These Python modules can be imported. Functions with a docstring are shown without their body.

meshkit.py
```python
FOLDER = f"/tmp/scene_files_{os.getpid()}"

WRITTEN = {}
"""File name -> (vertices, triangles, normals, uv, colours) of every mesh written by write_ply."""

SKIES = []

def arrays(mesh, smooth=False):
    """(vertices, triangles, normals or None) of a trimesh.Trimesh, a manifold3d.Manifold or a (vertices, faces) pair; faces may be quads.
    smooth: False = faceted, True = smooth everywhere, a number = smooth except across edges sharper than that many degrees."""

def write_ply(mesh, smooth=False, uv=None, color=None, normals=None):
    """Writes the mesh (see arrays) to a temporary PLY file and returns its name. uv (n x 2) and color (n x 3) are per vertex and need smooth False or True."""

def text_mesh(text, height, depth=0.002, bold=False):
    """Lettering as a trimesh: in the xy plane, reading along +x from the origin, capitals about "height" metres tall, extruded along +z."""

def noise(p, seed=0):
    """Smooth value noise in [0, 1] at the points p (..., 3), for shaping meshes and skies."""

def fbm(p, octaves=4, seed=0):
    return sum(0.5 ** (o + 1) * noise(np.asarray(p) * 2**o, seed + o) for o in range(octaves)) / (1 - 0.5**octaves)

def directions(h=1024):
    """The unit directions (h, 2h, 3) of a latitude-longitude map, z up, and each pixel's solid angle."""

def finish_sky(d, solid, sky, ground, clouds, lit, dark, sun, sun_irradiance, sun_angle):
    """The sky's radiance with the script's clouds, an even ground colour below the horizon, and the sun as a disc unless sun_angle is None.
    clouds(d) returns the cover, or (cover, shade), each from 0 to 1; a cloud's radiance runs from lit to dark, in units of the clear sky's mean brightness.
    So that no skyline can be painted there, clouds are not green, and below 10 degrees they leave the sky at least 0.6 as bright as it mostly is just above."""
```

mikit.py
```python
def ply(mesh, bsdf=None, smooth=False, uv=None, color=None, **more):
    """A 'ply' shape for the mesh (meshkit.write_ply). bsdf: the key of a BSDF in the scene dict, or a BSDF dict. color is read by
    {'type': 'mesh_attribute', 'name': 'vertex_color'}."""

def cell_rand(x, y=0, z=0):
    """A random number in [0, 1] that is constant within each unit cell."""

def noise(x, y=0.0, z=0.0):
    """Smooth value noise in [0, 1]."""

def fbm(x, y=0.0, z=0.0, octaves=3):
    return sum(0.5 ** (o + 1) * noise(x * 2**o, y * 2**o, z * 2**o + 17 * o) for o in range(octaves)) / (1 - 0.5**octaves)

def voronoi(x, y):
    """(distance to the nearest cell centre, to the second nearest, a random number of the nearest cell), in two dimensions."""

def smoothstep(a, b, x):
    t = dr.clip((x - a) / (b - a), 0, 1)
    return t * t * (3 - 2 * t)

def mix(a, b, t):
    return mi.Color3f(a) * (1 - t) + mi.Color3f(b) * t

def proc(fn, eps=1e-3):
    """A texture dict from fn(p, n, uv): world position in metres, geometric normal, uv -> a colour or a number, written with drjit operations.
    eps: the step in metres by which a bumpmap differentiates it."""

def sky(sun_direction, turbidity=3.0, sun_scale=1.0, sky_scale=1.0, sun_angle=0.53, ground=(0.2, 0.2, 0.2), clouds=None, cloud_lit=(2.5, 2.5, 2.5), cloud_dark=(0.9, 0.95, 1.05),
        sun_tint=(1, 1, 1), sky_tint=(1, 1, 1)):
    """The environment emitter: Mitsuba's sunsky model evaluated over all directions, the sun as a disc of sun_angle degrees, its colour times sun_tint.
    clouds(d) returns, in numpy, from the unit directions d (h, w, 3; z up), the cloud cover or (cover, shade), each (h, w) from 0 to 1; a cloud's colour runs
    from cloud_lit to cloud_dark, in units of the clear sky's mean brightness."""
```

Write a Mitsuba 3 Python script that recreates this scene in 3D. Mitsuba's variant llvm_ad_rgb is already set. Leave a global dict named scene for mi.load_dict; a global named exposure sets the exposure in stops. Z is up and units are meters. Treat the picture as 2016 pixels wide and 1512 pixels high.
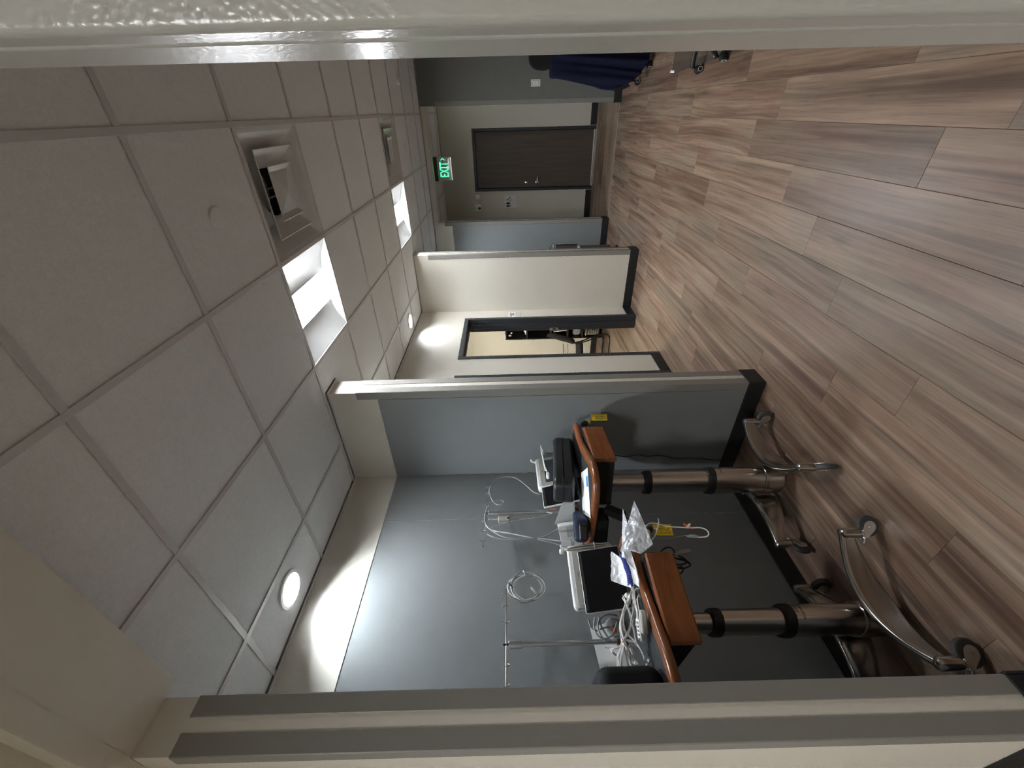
import math, random
import numpy as np, trimesh, mitsuba as mi, drjit as dr, mikit, meshkit
from manifold3d import Manifold, CrossSection
from shapely.geometry import Polygon, Point, box as sbox
from scipy.interpolate import CubicSpline
T = mi.ScalarTransform4f
rng = random.Random(7)
scene, labels = {}, {}

# ------------------------------------------------------------------ camera (portrait photograph stored on its side)
CAM = (0.0, 0.0, 1.610)
FWD = np.array([-0.55979002, 0.82863346, -0.0013144])
RIGHT = np.array([0.8283695, 0.55957019, -0.02617583])
scene['camera'] = {'type': 'perspective', 'fov_axis': 'x', 'fov': 2 * math.degrees(math.atan(1008 / 800.75)),
                   'near_clip': 0.02, 'far_clip': 60.0,
                   'to_world': T().look_at(origin=list(CAM), target=[CAM[i] + float(FWD[i]) for i in range(3)], up=[float(v) for v in RIGHT])}

# ------------------------------------------------------------------ light and exposure
exposure = 3.02
TROFFER = (11.5, 11.8, 12.2)          # lens of the 2 x 2 ceiling lights
DOWNLIGHT = (92.0, 99.0, 105.0)   # cool lamps of the recessed downlights
BACKROOM = (7.5, 7.2, 6.2)         # ceiling light of the office behind the open door
HALL = (6.4, 6.5, 6.5)             # ceiling light of the room the photograph is taken from
CORRIDOR = (0.95, 1.02, 0.98)         # ceiling light of the corridor
EXIT_GREEN = (0.008, 0.26, 0.085)
EXIT_WHITE = (0.10, 0.115, 0.11)

# ------------------------------------------------------------------ materials
def rgb(c): return {'type': 'rgb', 'value': [float(v) for v in c]}
def mat(name, c, rough=0.5, spec=0.4, metal=0.0, two=True, **k):
    c = c if isinstance(c, dict) else rgb(c)
    b = {'type': 'principled', 'base_color': c, 'roughness': rough, 'specular': spec, 'metallic': metal, **k}
    scene[name] = {'type': 'twosided', 'bsdf': b} if two else b
    return name
def bumped(name, fn, scale=1.0, eps=1e-3):
    b = scene[name]['bsdf']
    scene[name] = {'type': 'twosided', 'bsdf': {'type': 'bumpmap', 'tex': mikit.proc(fn, eps), 'scale': scale, 'bsdf': b}}

def orange_peel(p, n, uv):
    return mikit.noise(p.x * 330, p.y * 330, p.z * 330) * 0.00028 + mikit.noise(p.x * 110, p.y * 110, p.z * 110) * 0.00035
def cream_fn(p, n, uv):
    t = mikit.fbm(p.x * 2.2, p.y * 2.2, p.z * 2.2)
    return mikit.mix((0.62, 0.592, 0.520), (0.67, 0.642, 0.570), t)
mat('m_cream', mikit.proc(cream_fn), 0.55, 0.3)
bumped('m_cream', orange_peel)
def grey_fn(p, n, uv):
    t = mikit.fbm(p.x * 3, p.y * 3, p.z * 3)
    return mikit.mix((0.200, 0.216, 0.220), (0.230, 0.246, 0.250), t)
mat('m_greywall', mikit.proc(grey_fn), 0.42, 0.35)
bumped('m_greywall', orange_peel)
mat('m_darkgrey', (0.165, 0.170, 0.160), 0.55, 0.3)
bumped('m_darkgrey', orange_peel)
mat('m_guard', (0.235, 0.23, 0.212), 0.38, 0.45)
mat('m_jamb', (0.36, 0.352, 0.318), 0.27, 0.5)
bumped('m_jamb', lambda p, n, uv: mikit.noise(p.x * 420, p.y * 420, p.z * 260) * 0.00040 + mikit.noise(p.x * 900, p.y * 900, p.z * 700) * 0.00016)
mat('m_base', (0.014, 0.016, 0.018), 0.45, 0.4)
mat('m_frame', (0.030, 0.034, 0.042), 0.45, 0.45)
def tile_fn(p, n, uv):
    f = mikit.noise(p.x * 260, p.y * 260, p.z * 50)
    g = mikit.fbm(p.x * 60, p.y * 60)
    h = mikit.fbm(p.x * 1.7, p.y * 1.7)
    v = 0.76 + 0.07 * (f - 0.5) + 0.05 * (g - 0.5) + 0.03 * (h - 0.5)
    return mi.Color3f(v, v * 1.010, v * 1.005)
mat('m_tile', mikit.proc(tile_fn), 0.9, 0.1)
mat('m_tee', (0.60, 0.575, 0.575), 0.45, 0.4)
mat('m_white', (0.78, 0.78, 0.76), 0.4, 0.4)
mat('m_gloss_white', (0.80, 0.81, 0.80), 0.22, 0.5)
mat('m_diffuser', (0.60, 0.60, 0.585), 0.24, 0.6)
mat('m_reflector', (0.55, 0.56, 0.55), 0.35, 0.4)
mat('m_black', (0.012, 0.012, 0.013), 0.4, 0.4)
mat('m_gloss_black', (0.006, 0.006, 0.007), 0.3, 0.2)
mat('m_matte_black', (0.012, 0.0125, 0.014), 0.75, 0.25)
mat('m_dark', (0.022, 0.025, 0.027), 0.5, 0.35)
mat('m_rubber', (0.05, 0.05, 0.05), 0.4, 0.4)
mat('m_chrome', (0.80, 0.79, 0.77), 0.18, 0.5, 1.0)
mat('m_caster', (0.62, 0.60, 0.57), 0.32, 0.5, 1.0)
mat('m_steel', (0.56, 0.53, 0.49), 0.23, 0.5, 1.0)
mat('m_cast', (0.50, 0.485, 0.45), 0.17, 0.5, 1.0)
mat('m_alu', (0.72, 0.73, 0.74), 0.28, 0.5, 1.0)

def plank_fn(p, n, uv):
    k = dr.floor(uv.x / 37.0)
    u = uv.x - 37.0 * k
    v = uv.y - 11.0 * k
    r1, r2 = mikit.cell_rand(k, 3), mikit.cell_rand(k, 5)
    s = k * 3.17
    w = v + (mikit.noise(u * 1.1 + s, v * 3.0) - 0.5) * 0.045 + (mikit.noise(u * 4.0 + s, v * 10.0) - 0.5) * 0.010
    g1 = mikit.fbm(u * 0.75 + s, w * 21.0, 2.0, 4)
    g2 = mikit.fbm(u * 3.2 + s, w * 95.0, 5.0, 3)
    pore = mikit.smoothstep(0.60, 0.85, mikit.noise(u * 11.0 + s, v * 420.0, 1.0))
    tone = mikit.fbm(u * 1.0 + s, v * 4.0, 7.0, 3)
    c = mikit.mix((0.128, 0.079, 0.054), (0.232, 0.160, 0.115), mikit.smoothstep(0.30, 0.70, g1 * 0.7 + tone * 0.3))
    c = mikit.mix(c, (0.180, 0.142, 0.104), mikit.smoothstep(0.48, 0.78, tone) * 0.75)
    c = mikit.mix(c, (0.182, 0.106, 0.083), mikit.smoothstep(0.52, 0.78, mikit.fbm(u * 1.6 + s + 50, v * 7.0)) * 0.5)
    c = c * (0.74 + 0.52 * g2)
    dark = mikit.smoothstep(0.58, 0.78, mikit.fbm(u * 0.7 + s + 20, w * 26.0, 3.0, 3))
    c = c * (1 - 0.32 * dark) * (1 - 0.16 * pore)
    pale = mikit.smoothstep(0.60, 0.80, mikit.fbm(u * 1.4 + s + 90, w * 40.0, 4.0, 3))
    c = mikit.mix(c, (0.270, 0.205, 0.155), pale * 0.30)
    kd, k2, kr = mikit.voronoi(u * 1.3 + s, v * 4.6)
    knot = (1 - mikit.smoothstep(0.01, 0.13, kd + (g2 - 0.5) * 0.10)) * dr.select(kr > 0.74, 1.0, 0.0)
    c = mikit.mix(c, (0.070, 0.054, 0.043), knot * 0.6)
    return c * (0.84 + 0.32 * r1)
mat('m_plank', mikit.proc(plank_fn), 0.36, 0.42)
mat('m_subfloor', (0.20, 0.15, 0.115), 0.6, 0.2)

def cherry_fn(p, n, uv):
    w = mikit.noise(p.x * 6, p.y * 6, p.z * 6) * 0.03
    g = mikit.fbm((p.x + w) * 60, p.y * 7, (p.z + w) * 60, 4)
    b = mikit.fbm((p.x) * 9, p.y * 2.5, p.z * 9)
    c = mikit.mix((0.115, 0.034, 0.011), (0.225, 0.080, 0.028), g)
    return c * (0.78 + 0.44 * b)
mat('m_cherry', mikit.proc(cherry_fn), 0.26, 0.5)
def door_fn(p, n, uv):
    g = mikit.fbm(p.x * 45, p.y * 45, p.z * 1.8, 4)
    return mikit.mix((0.085, 0.068, 0.058), (0.135, 0.108, 0.09), g)
mat('m_door', mikit.proc(door_fn), 0.5, 0.3)

# ------------------------------------------------------------------ mesh helpers
def tm(v, f): return trimesh.Trimesh(np.asarray(v, float), np.asarray(f, int), process=False)
def bx(x0, x1, y0, y1, z0, z1, b=0.0):
    if x1 < x0: x0, x1 = x1, x0
    if y1 < y0: y0, y1 = y1, y0
    if z1 < z0: z0, z1 = z1, z0
    if b <= 0:
        m = trimesh.creation.box((x1 - x0, y1 - y0, z1 - z0)); m.apply_translation(((x0 + x1) / 2, (y0 + y1) / 2, (z0 + z1) / 2)); return m
    b = min(b, (x1 - x0) * .45, (y1 - y0) * .45, (z1 - z0) * .45)
    pts = []
    for x, sx in ((x0, 1), (x1, -1)):
        for y, sy in ((y0, 1), (y1, -1)):
            for z, sz in ((z0, 1), (z1, -1)):
                pts += [(x, y + sy * b, z + sz * b), (x + sx * b, y, z + sz * b), (x + sx * b, y + sy * b, z)]
    return trimesh.convex.convex_hull(np.array(pts))
def cat(*m): return trimesh.util.concatenate([x for x in m])
def spl(pts, n=24, closed=False):
    p = np.asarray(pts, float)
    if closed: p = np.vstack([p, p[:1]])
    d = np.r_[0, np.cumsum(np.maximum(np.linalg.norm(np.diff(p, axis=0), axis=1), 1e-6))]
    cs = CubicSpline(d, p, bc_type='periodic' if closed else 'natural')
    t = np.linspace(0, d[-1], n, endpoint=not closed)
    return cs(t)
def tube(pts, r, n=8, closed=False, flat=None):
    p = np.asarray(pts, float); m = len(p)
    r = np.broadcast_to(np.asarray(r, float), (m,))
    if closed: t = np.roll(p, -1, 0) - np.roll(p, 1, 0)
    else: t = np.gradient(p, axis=0)
    t /= np.maximum(np.linalg.norm(t, axis=1, keepdims=True), 1e-12)
    a = np.array([0, 0, 1.0]) if abs(t[0][2]) < .9 else np.array([1.0, 0, 0])
    u = np.cross(t[0], a); u /= np.linalg.norm(u)
    ang = np.arange(n) * 2 * np.pi / n; V = []
    for i in range(m):
        u = u - t[i] * (u @ t[i]); u /= np.linalg.norm(u); w = np.cross(t[i], u)
        V.append(p[i] + r[i] * (np.cos(ang)[:, None] * u + np.sin(ang)[:, None] * w))
    V = np.vstack(V); F = []
    for i in range(m if closed else m - 1):
        a0, b0 = i * n, ((i + 1) % m) * n
        for j in range(n):
            k = (j + 1) % n; F += [(a0 + j, a0 + k, b0 + k), (a0 + j, b0 + k, b0 + j)]
    if not closed:
        V = np.vstack([V, p[:1], p[-1:]]); c0, c1 = m * n, m * n + 1
        for j in range(n):
            k = (j + 1) % n; F += [(c0, k, j), (c1, (m - 1) * n + j, (m - 1) * n + k)]
    return tm(V, F)
def cyl(p0, p1, r, n=24, r1=None):
    return tube(np.array([p0, p1], float), [r, r if r1 is None else r1], n)
def lathe(prof, n=32, c=(0, 0, 0), sx=1.0, sy=1.0):
    prof = np.asarray(prof, float); m = len(prof); ang = np.arange(n) * 2 * np.pi / n; V = []
    for rr, z in prof: V.append(np.c_[rr * np.cos(ang) * sx, rr * np.sin(ang) * sy, np.full(n, z)])
    V = np.vstack(V) + np.asarray(c); F = []
    for i in range(m - 1):
        for j in range(n):
            k = (j + 1) % n; F += [(i * n + j, i * n + k, (i + 1) * n + k), (i * n + j, (i + 1) * n + k, (i + 1) * n + j)]
    return tm(V, F)
def rounded(w, h, r, n=6):
    out = []
    for cx, cy, a in ((w / 2 - r, h / 2 - r, 0), (-w / 2 + r, h / 2 - r, 90), (-w / 2 + r, -h / 2 + r, 180), (w / 2 - r, -h / 2 + r, 270)):
        for i in range(n + 1):
            q = math.radians(a + 90 * i / n); out.append((cx + r * math.cos(q), cy + r * math.sin(q)))
    return np.array(out)
def loft(poly, layers):
    """Closed outline (n x 2, counter-clockwise) stacked at the (offset, z) layers with its ends closed."""
    p = np.asarray(poly, float); n = len(p)
    e = np.roll(p, -1, 0) - np.roll(p, 1, 0); nn = np.c_[e[:, 1], -e[:, 0]]; nn /= np.maximum(np.linalg.norm(nn, axis=1, keepdims=True), 1e-9)
    V = np.vstack([np.c_[p + o * nn, np.full(n, z)] for o, z in layers]); F = []; m = len(layers)
    for i in range(m - 1):
        for j in range(n):
            k = (j + 1) % n; F += [(i * n + j, i * n + k, (i + 1) * n + k), (i * n + j, (i + 1) * n + k, (i + 1) * n + j)]
    c = len(V); V = np.vstack([V, [[*V[:n, :2].mean(0), layers[0][1]]], [[*V[-n:, :2].mean(0), layers[-1][1]]]])
    for j in range(n):
        k = (j + 1) % n; F += [(c, k, j), (c + 1, (m - 1) * n + j, (m - 1) * n + k)]
    return tm(V, F)
def puck(poly, z0, z1, b=0.004, k=3):
    lay = [(-b * (1 - math.sin(a)), z0 + b * (1 - math.cos(a))) for a in np.linspace(0, math.pi / 2, k + 1)]
    return loft(poly, lay + [(o, z1 + z0 - z) for o, z in reversed(lay)])
def xf(m, yaw=0.0, loc=(0, 0, 0), M=None):
    m = m.copy()
    if M is not None: m.apply_transform(M)
    a = math.radians(yaw); c, s = math.cos(a), math.sin(a)
    m.apply_transform([[c, -s, 0, loc[0]], [s, c, 0, loc[1]], [0, 0, 1, loc[2]], [0, 0, 0, 1]])
    return m
def frame(ex, ey, ez, o):
    M = np.eye(4); M[:3, 0], M[:3, 1], M[:3, 2], M[:3, 3] = ex, ey, ez, o; return M
def extr(poly, h): return trimesh.creation.extrude_polygon(poly, h, engine='earcut')

# ------------------------------------------------------------------ scene entries
def key(base):
    if base not in scene and base not in labels and not any(k.startswith(base + '__') for k in scene): return base
    i = 1
    while True:
        k = f'{base}_{i:03d}'
        if k not in scene and k not in labels: return k
        i += 1
def S(base, mesh, m, smooth=30, parent=None, **more):
    k = key((parent + '__' if parent else '') + base)
    scene[k] = mikit.ply(mesh, m, smooth, **more); return k
def tag(k, label=None, category=None, group=None, kind=None):
    labels[k] = {a: b for a, b in (('label', label), ('category', category), ('group', group), ('kind', kind)) if b}; return k
def thing(base, label, category, group=None):
    k = key(base); return tag(k, label, category, group)
def struct(base, mesh, m, label=None, smooth=30):
    k = S(base, mesh, m, smooth); return tag(k, label, None, None, 'structure')

# ================================================================== THE ROOM
ZC = 2.772                      # ceiling
XL = -2.22                      # face of the left wall
ZB = 0.106                      # top of the baseboards
# ---- floor: planks 0.2035 m wide and 1.338 m long, each a part
floor = struct('floor', bx(-5.2, 3.7, -3.2, 8.5, -0.10, -0.012), 'm_subfloor', 'wood-look plank floor in brown, grey and pink tones')
PW, PL = 0.2035, 1.338
joint = {2: 2.0, 1: 2.85, 0: 1.73, -1: 2.545, -2: 2.21, -3: 1.89, -4: 1.32, -5: 1.68, -6: 0.9, -7: 3.305, -8: 0.4, -9: 4.0}
NPL = [0]
def plank(x0, x1, y0, y1, along='y'):
    g, b, d, z = 0.0004, 0.0012, 0.0009, -0.012
    x0 += g; x1 -= g; y0 += g; y1 -= g
    v = [(x0, y0, z), (x1, y0, z), (x1, y1, z), (x0, y1, z), (x0, y0, -d), (x1, y0, -d), (x1, y1, -d), (x0, y1, -d),
         (x0 + b, y0 + b, 0), (x1 - b, y0 + b, 0), (x1 - b, y1 - b, 0), (x0 + b, y1 - b, 0)]
    f = []
    for a in (0, 4):
        for j in range(4):
            k = (j + 1) % 4; f += [(a + j, a + k, a + 4 + k), (a + j, a + 4 + k, a + 4 + j)]
    f += [(8, 9, 10), (8, 10, 11)]
    v = np.array(v); k = NPL[0]; NPL[0] += 1
    uv = np.c_[v[:, 1] - y0, v[:, 0] - x0] if along == 'y' else np.c_[v[:, 0] - x0, v[:, 1] - y0]
    uv = uv + np.array([37.0 * k + 1.0, 11.0 * k + 1.0])
    S('plank', tm(v, f), 'm_plank', False, floor, uv=uv)
def plank_field(X0, X1, Y0, Y1):
    n0 = math.floor((X0 + .29) / PW)
    while -.29 + n0 * PW < X1 - 0.005:
        a, b = max(X0, -.29 + n0 * PW), min(X1, -.29 + (n0 + 1) * PW)
        if b - a > 0.006:
            j = joint.setdefault(n0, rng.random() * PL)
            y = j - math.ceil((j - Y0) / PL) * PL
            while y < Y1 - 0.005:
                c, d = max(y, Y0), min(y + PL, Y1)
                if d - c > 0.01: plank(a, b, c, d)
                y += PL
        n0 += 1
plank_field(XL, 2.75, 0.42, 6.85)
plank_field(-4.3, -2.225, 3.6, 6.72)
Y = 6.853
r = 0
while Y < 8.44:
    x = -3.2 - rng.random() * 1.3
    while x < 1.6:
        if x + PL > -2.6: plank(max(x, -2.6), min(x + PL, 1.6), Y, min(Y + PW, 8.44), 'x')
        x += PL
    Y += PW
S('transition_strip', bx(-1.46, 0.06, 6.83, 6.856, 0.0002, 0.004, 0.0015), 'm_guard', 30, floor)

# ---- walls
def wallbox(x0, x1, y0, y1, z0, z1, holes=()):
    m = Manifold.cube((x1 - x0, y1 - y0, z1 - z0)).translate((x0, y0, z0))
    for h in holes: m = m - Manifold.cube((h[1] - h[0], h[3] - h[2], h[5] - h[4])).translate((h[0], h[2], h[4]))
    v, f, _ = meshkit.arrays(m); return tm(v, f)
WT = ZC + 0.20
DO = (3.83, 4.755, 2.135)       # open doorway of the office: near jamb, far jamb, head
D3 = (2.47, 3.40, 2.135)        # the next door of the same wall
wall_left = struct('wall_left', wallbox(-2.37, XL, 0.517, 8.60, -0.02, WT, [(-2.5, -2, DO[0] - .02, DO[1] + .02, -.03, DO[2] + .02), (-2.5, -2, D3[0] - .02, D3[1] + .02, -.03, D3[2] + .02), (-2.5, -2, 6.92, 8.44, -.03, ZC)]), 'm_cream',
                   'left wall, cream with grey panels in the bays')
P0 = (0.375, 0.517); P1 = (2.115, 2.255); P2 = (5.04, 5.18); P3 = (6.78, 6.92)
XE = -1.468
p0 = struct('wall_partition', wallbox(-2.60, -1.488, *P0, -0.02, WT), 'm_cream', 'cream partition end nearest the camera with grey corner guards')
p1 = struct('wall_partition', wallbox(XL, XE, *P1, -0.02, WT), 'm_cream', 'partition with a grey panel behind the two carts')
p2 = struct('wall_partition', wallbox(XL, XE, *P2, -0.02, WT), 'm_cream', 'white partition beyond the open office door')
p3 = struct('wall_partition', wallbox(XL, XE, *P3, -0.02, WT), 'm_cream', 'pale blue-grey partition beside the corridor')
wall_right = struct('wall_right', wallbox(0.056, 3.7, 6.785, 6.925, -0.02, WT), 'm_darkgrey', 'dark grey wall behind the chair with the blue jacket')
wall_back = struct('wall_back', wallbox(-5.2, 3.7, 8.44, 8.60, -0.02, WT, [(-1.24, -0.31, 8.3, 8.7, 0, 2.15)]), 'm_cream', 'cream corridor wall with a brown door')
wall_side = struct('wall_side', wallbox(3.5, 3.7, -3.2, 8.44, -0.02, WT), 'm_cream', 'cream side wall out of view')
wall_near = struct('wall_near', wallbox(0.078, 3.5, *P0, -0.02, WT), 'm_jamb', 'glossy cream wall end at the right of the opening')
wall_hall = struct('wall_hall', cat(wallbox(-2.75, -2.60, -3.2, 0.60, -0.02, WT), wallbox(-2.75, 3.5, -3.2, -3.05, -0.02, WT)), 'm_cream', 'walls of the room the picture is taken from')
wall_office = struct('wall_office', cat(wallbox(-5.2, -5.05, 2.0, 6.9, -0.02, WT), wallbox(-5.05, -2.37, 6.72, 6.87, -0.02, WT), wallbox(-5.05, -2.37, 2.0, 2.15, -0.02, WT)), 'm_cream', 'cream walls of the office behind the open door')
wall_corridor = struct('wall_corridor', cat(wallbox(-5.2, -5.05, 6.92, 8.44, -0.02, WT), wallbox(2.2, 2.35, 6.925, 8.44, -0.02, WT)), 'm_cream', 'cream ends of the corridor')

def panel(parent, mesh, m='m_greywall'): return S('panel', mesh, m, 30, parent)
PZ = 2.466
panel(wall_left, bx(XL, XL + .005, 0.518, 1.7135, ZB, PZ, .0015))
panel(wall_left, bx(XL, XL + .005, 1.7165, 2.109, ZB, PZ, .0015))
S('panel_joint', bx(XL, XL + .002, 1.7135, 1.7165, ZB, PZ), 'm_tee', 30, wall_left)
panel(p1, bx(XL + .006, XE - .052, P1[0] - .005, P1[0], ZB, PZ, .0015))
panel(p0, bx(XL + .006, -1.542, P0[1], P0[1] + .005, ZB, PZ, .0015))
panel(wall_left, bx(XL, XL + .005, 5.186, 6.774, ZB, 2.48, .0015))
panel(p3, bx(XL + .006, XE - .052, P3[0] - .005, P3[0], ZB, 2.48, .0015))
panel(p2, bx(XL + .006, XE - .052, P2[1], P2[1] + .005, ZB, 2.48, .0015))
for k, (a, b) in ((wall_left, ((XL, 0.518), (XL, 2.109))), (p1, ((XL + .006, P1[0]), (XE - .052, P1[0]))), (p3, ((XL + .006, P3[0]), (XE - .052, P3[0]))), (wall_left, ((XL, 5.186), (XL, 6.774)))):
    if a[0] == b[0]: mcap = bx(XL, XL + .008, a[1], b[1], PZ + (.014 if a[1] > 5 else 0), PZ + (.018 if a[1] > 5 else .004), .001)
    else: mcap = bx(a[0], b[0], a[1] - .008, a[1], PZ + (.014 if a[1] > 5 else 0), PZ + (.018 if a[1] > 5 else .004), .001)
    S('panel_cap', mcap, 'm_tee', 30, k)

# ---- corner guards: an angle with a rounded nose
def guard(parent, cx, cy, sx, sy, z0, z1, w=0.052, t=0.0035, m='m_guard'):
    """corner at (cx, cy); the wall lies towards (sx, sy)"""
    o, i = t, 0.0
    pts = [(-o + .003, -o), (-o, -o + .003), (-o, w - .002), (-o + .002, w), (i, w), (i, 0.0), (w, 0.0), (w, -o + .002), (w - .002, -o)]
    pts = [(cx + sx * a, cy + sy * b) for a, b in pts]
    m_ = extr(Polygon(pts), z1 - z0); m_.apply_translation((0, 0, z0))
    return S('corner_guard', m_, m, 30, parent)
GT = 2.598
guard(p0, -1.488, P0[1], -1, -1, ZB, GT); guard(p0, -1.488, P0[0], -1, 1, ZB, GT)
for p, (a, b) in ((p1, P1), (p2, P2), (p3, P3)):
    guard(p, XE, a, -1, 1, ZB, GT); guard(p, XE, b, -1, -1, ZB, GT)
guard(wall_right, 0.056, 6.785, 1, 1, ZB, 2.56, m='m_guard')

# ---- the opening: soffit beam overhead and the jamb at the right
header = struct('wall_header', cat(wallbox(-1.488, 0.30, 0.324, 0.567, 2.708, WT), wallbox(-2.60, -1.488, 0.324, 0.3749, 2.708, WT)), 'm_cream', 'beige soffit over the opening the picture is taken through')
S('edge_guard', extr(Polygon([(0.3205, 2.7045), (0.3205, 2.76), (0.324, 2.76), (0.324, 2.708), (0.374, 2.708), (0.374, 2.7045), (0.325, 2.7025)]), 1).apply_transform(frame((0, 1, 0), (0, 0, 1), (1, 0, 0), (0, 0, 0))).apply_scale((2.9, 1, 1)).apply_translation((-2.6, 0, 0)), 'm_cream', 30, header)
wall_header_2 = struct('wall_header', wallbox(XE, 0.056, 6.785, 6.925, 2.697, WT), 'm_cream', 'low cream header over the corridor opening')
# jamb profile in plan: two smooth strips with a groove between them, rounded noses
def strip_profile(pts, z0, z1, name, m):
    m_ = extr(Polygon(pts), z1 - z0); m_.apply_translation((0, 0, z0)); return S(name, m_, m, 40, wall_near)
def nose(x, y0, y1, t, r=0.006):
    a = [(x + .032, y0), (x + .032, y1)]
    a += [(x + r - r * math.sin(q) - 0, y1 - r + r * math.cos(q)) for q in np.linspace(0, math.pi / 2, 6)]
    a += [(x + r - r * math.cos(q), y0 + r - r * math.sin(q)) for q in np.linspace(0, math.pi / 2, 6)]
    return a
strip_profile(nose(0.0445, 0.4040, 0.527, 0, 0.003), ZB, WT - .2, 'jamb_strip', 'm_jamb')
strip_profile(nose(0.0445, 0.345, 0.3910, 0, 0.007), ZB, WT - .2, 'jamb_strip', 'm_jamb')

# ---- baseboards
def baseboard(name, parent_label, segs):
    k = struct(name, cat(*[bx(*s, 0.0, ZB, 0.003) for s in segs]), 'm_base', parent_label)
bt = 0.009
baseboard('baseboard_left', 'black rubber base along the left wall', [(XL, XL + bt, 0.53, P1[0] - bt), (XL, XL + bt, 3.452, 3.778), (XL, XL + bt, 4.808, P2[0] - bt), (XL, XL + bt, P2[1] + bt, P3[0] - bt), (XL, XL + bt, P1[1] + bt, D3[0] - .052)])
for nm, (a, b) in (('near', P0), ('grey', P1), ('white', P2), ('blue', P3)):
    e = -1.488 if nm == 'near' else XE
    baseboard('baseboard_' + nm, 'black rubber base around the %s partition' % nm, [(XL if nm != 'near' else -2.6, e + bt, a - bt, a), (e, e + bt, a, b), (XL, e + bt, b, b + bt)])
baseboard('baseboard_right', 'black rubber base of the dark grey wall', [(0.056 - bt, 3.5, 6.785 - bt, 6.785), (0.056 - bt, 0.056, 6.785, 6.925)])
baseboard('baseboard_back', 'black rubber base of the corridor wall', [(-5.0, -1.293, 8.44 - bt, 8.44), (-0.257, 2.2, 8.44 - bt, 8.44)])
baseboard('baseboard_office', 'black rubber base in the office', [(-5.05, -2.37, 6.72 - bt, 6.72)])

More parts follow.
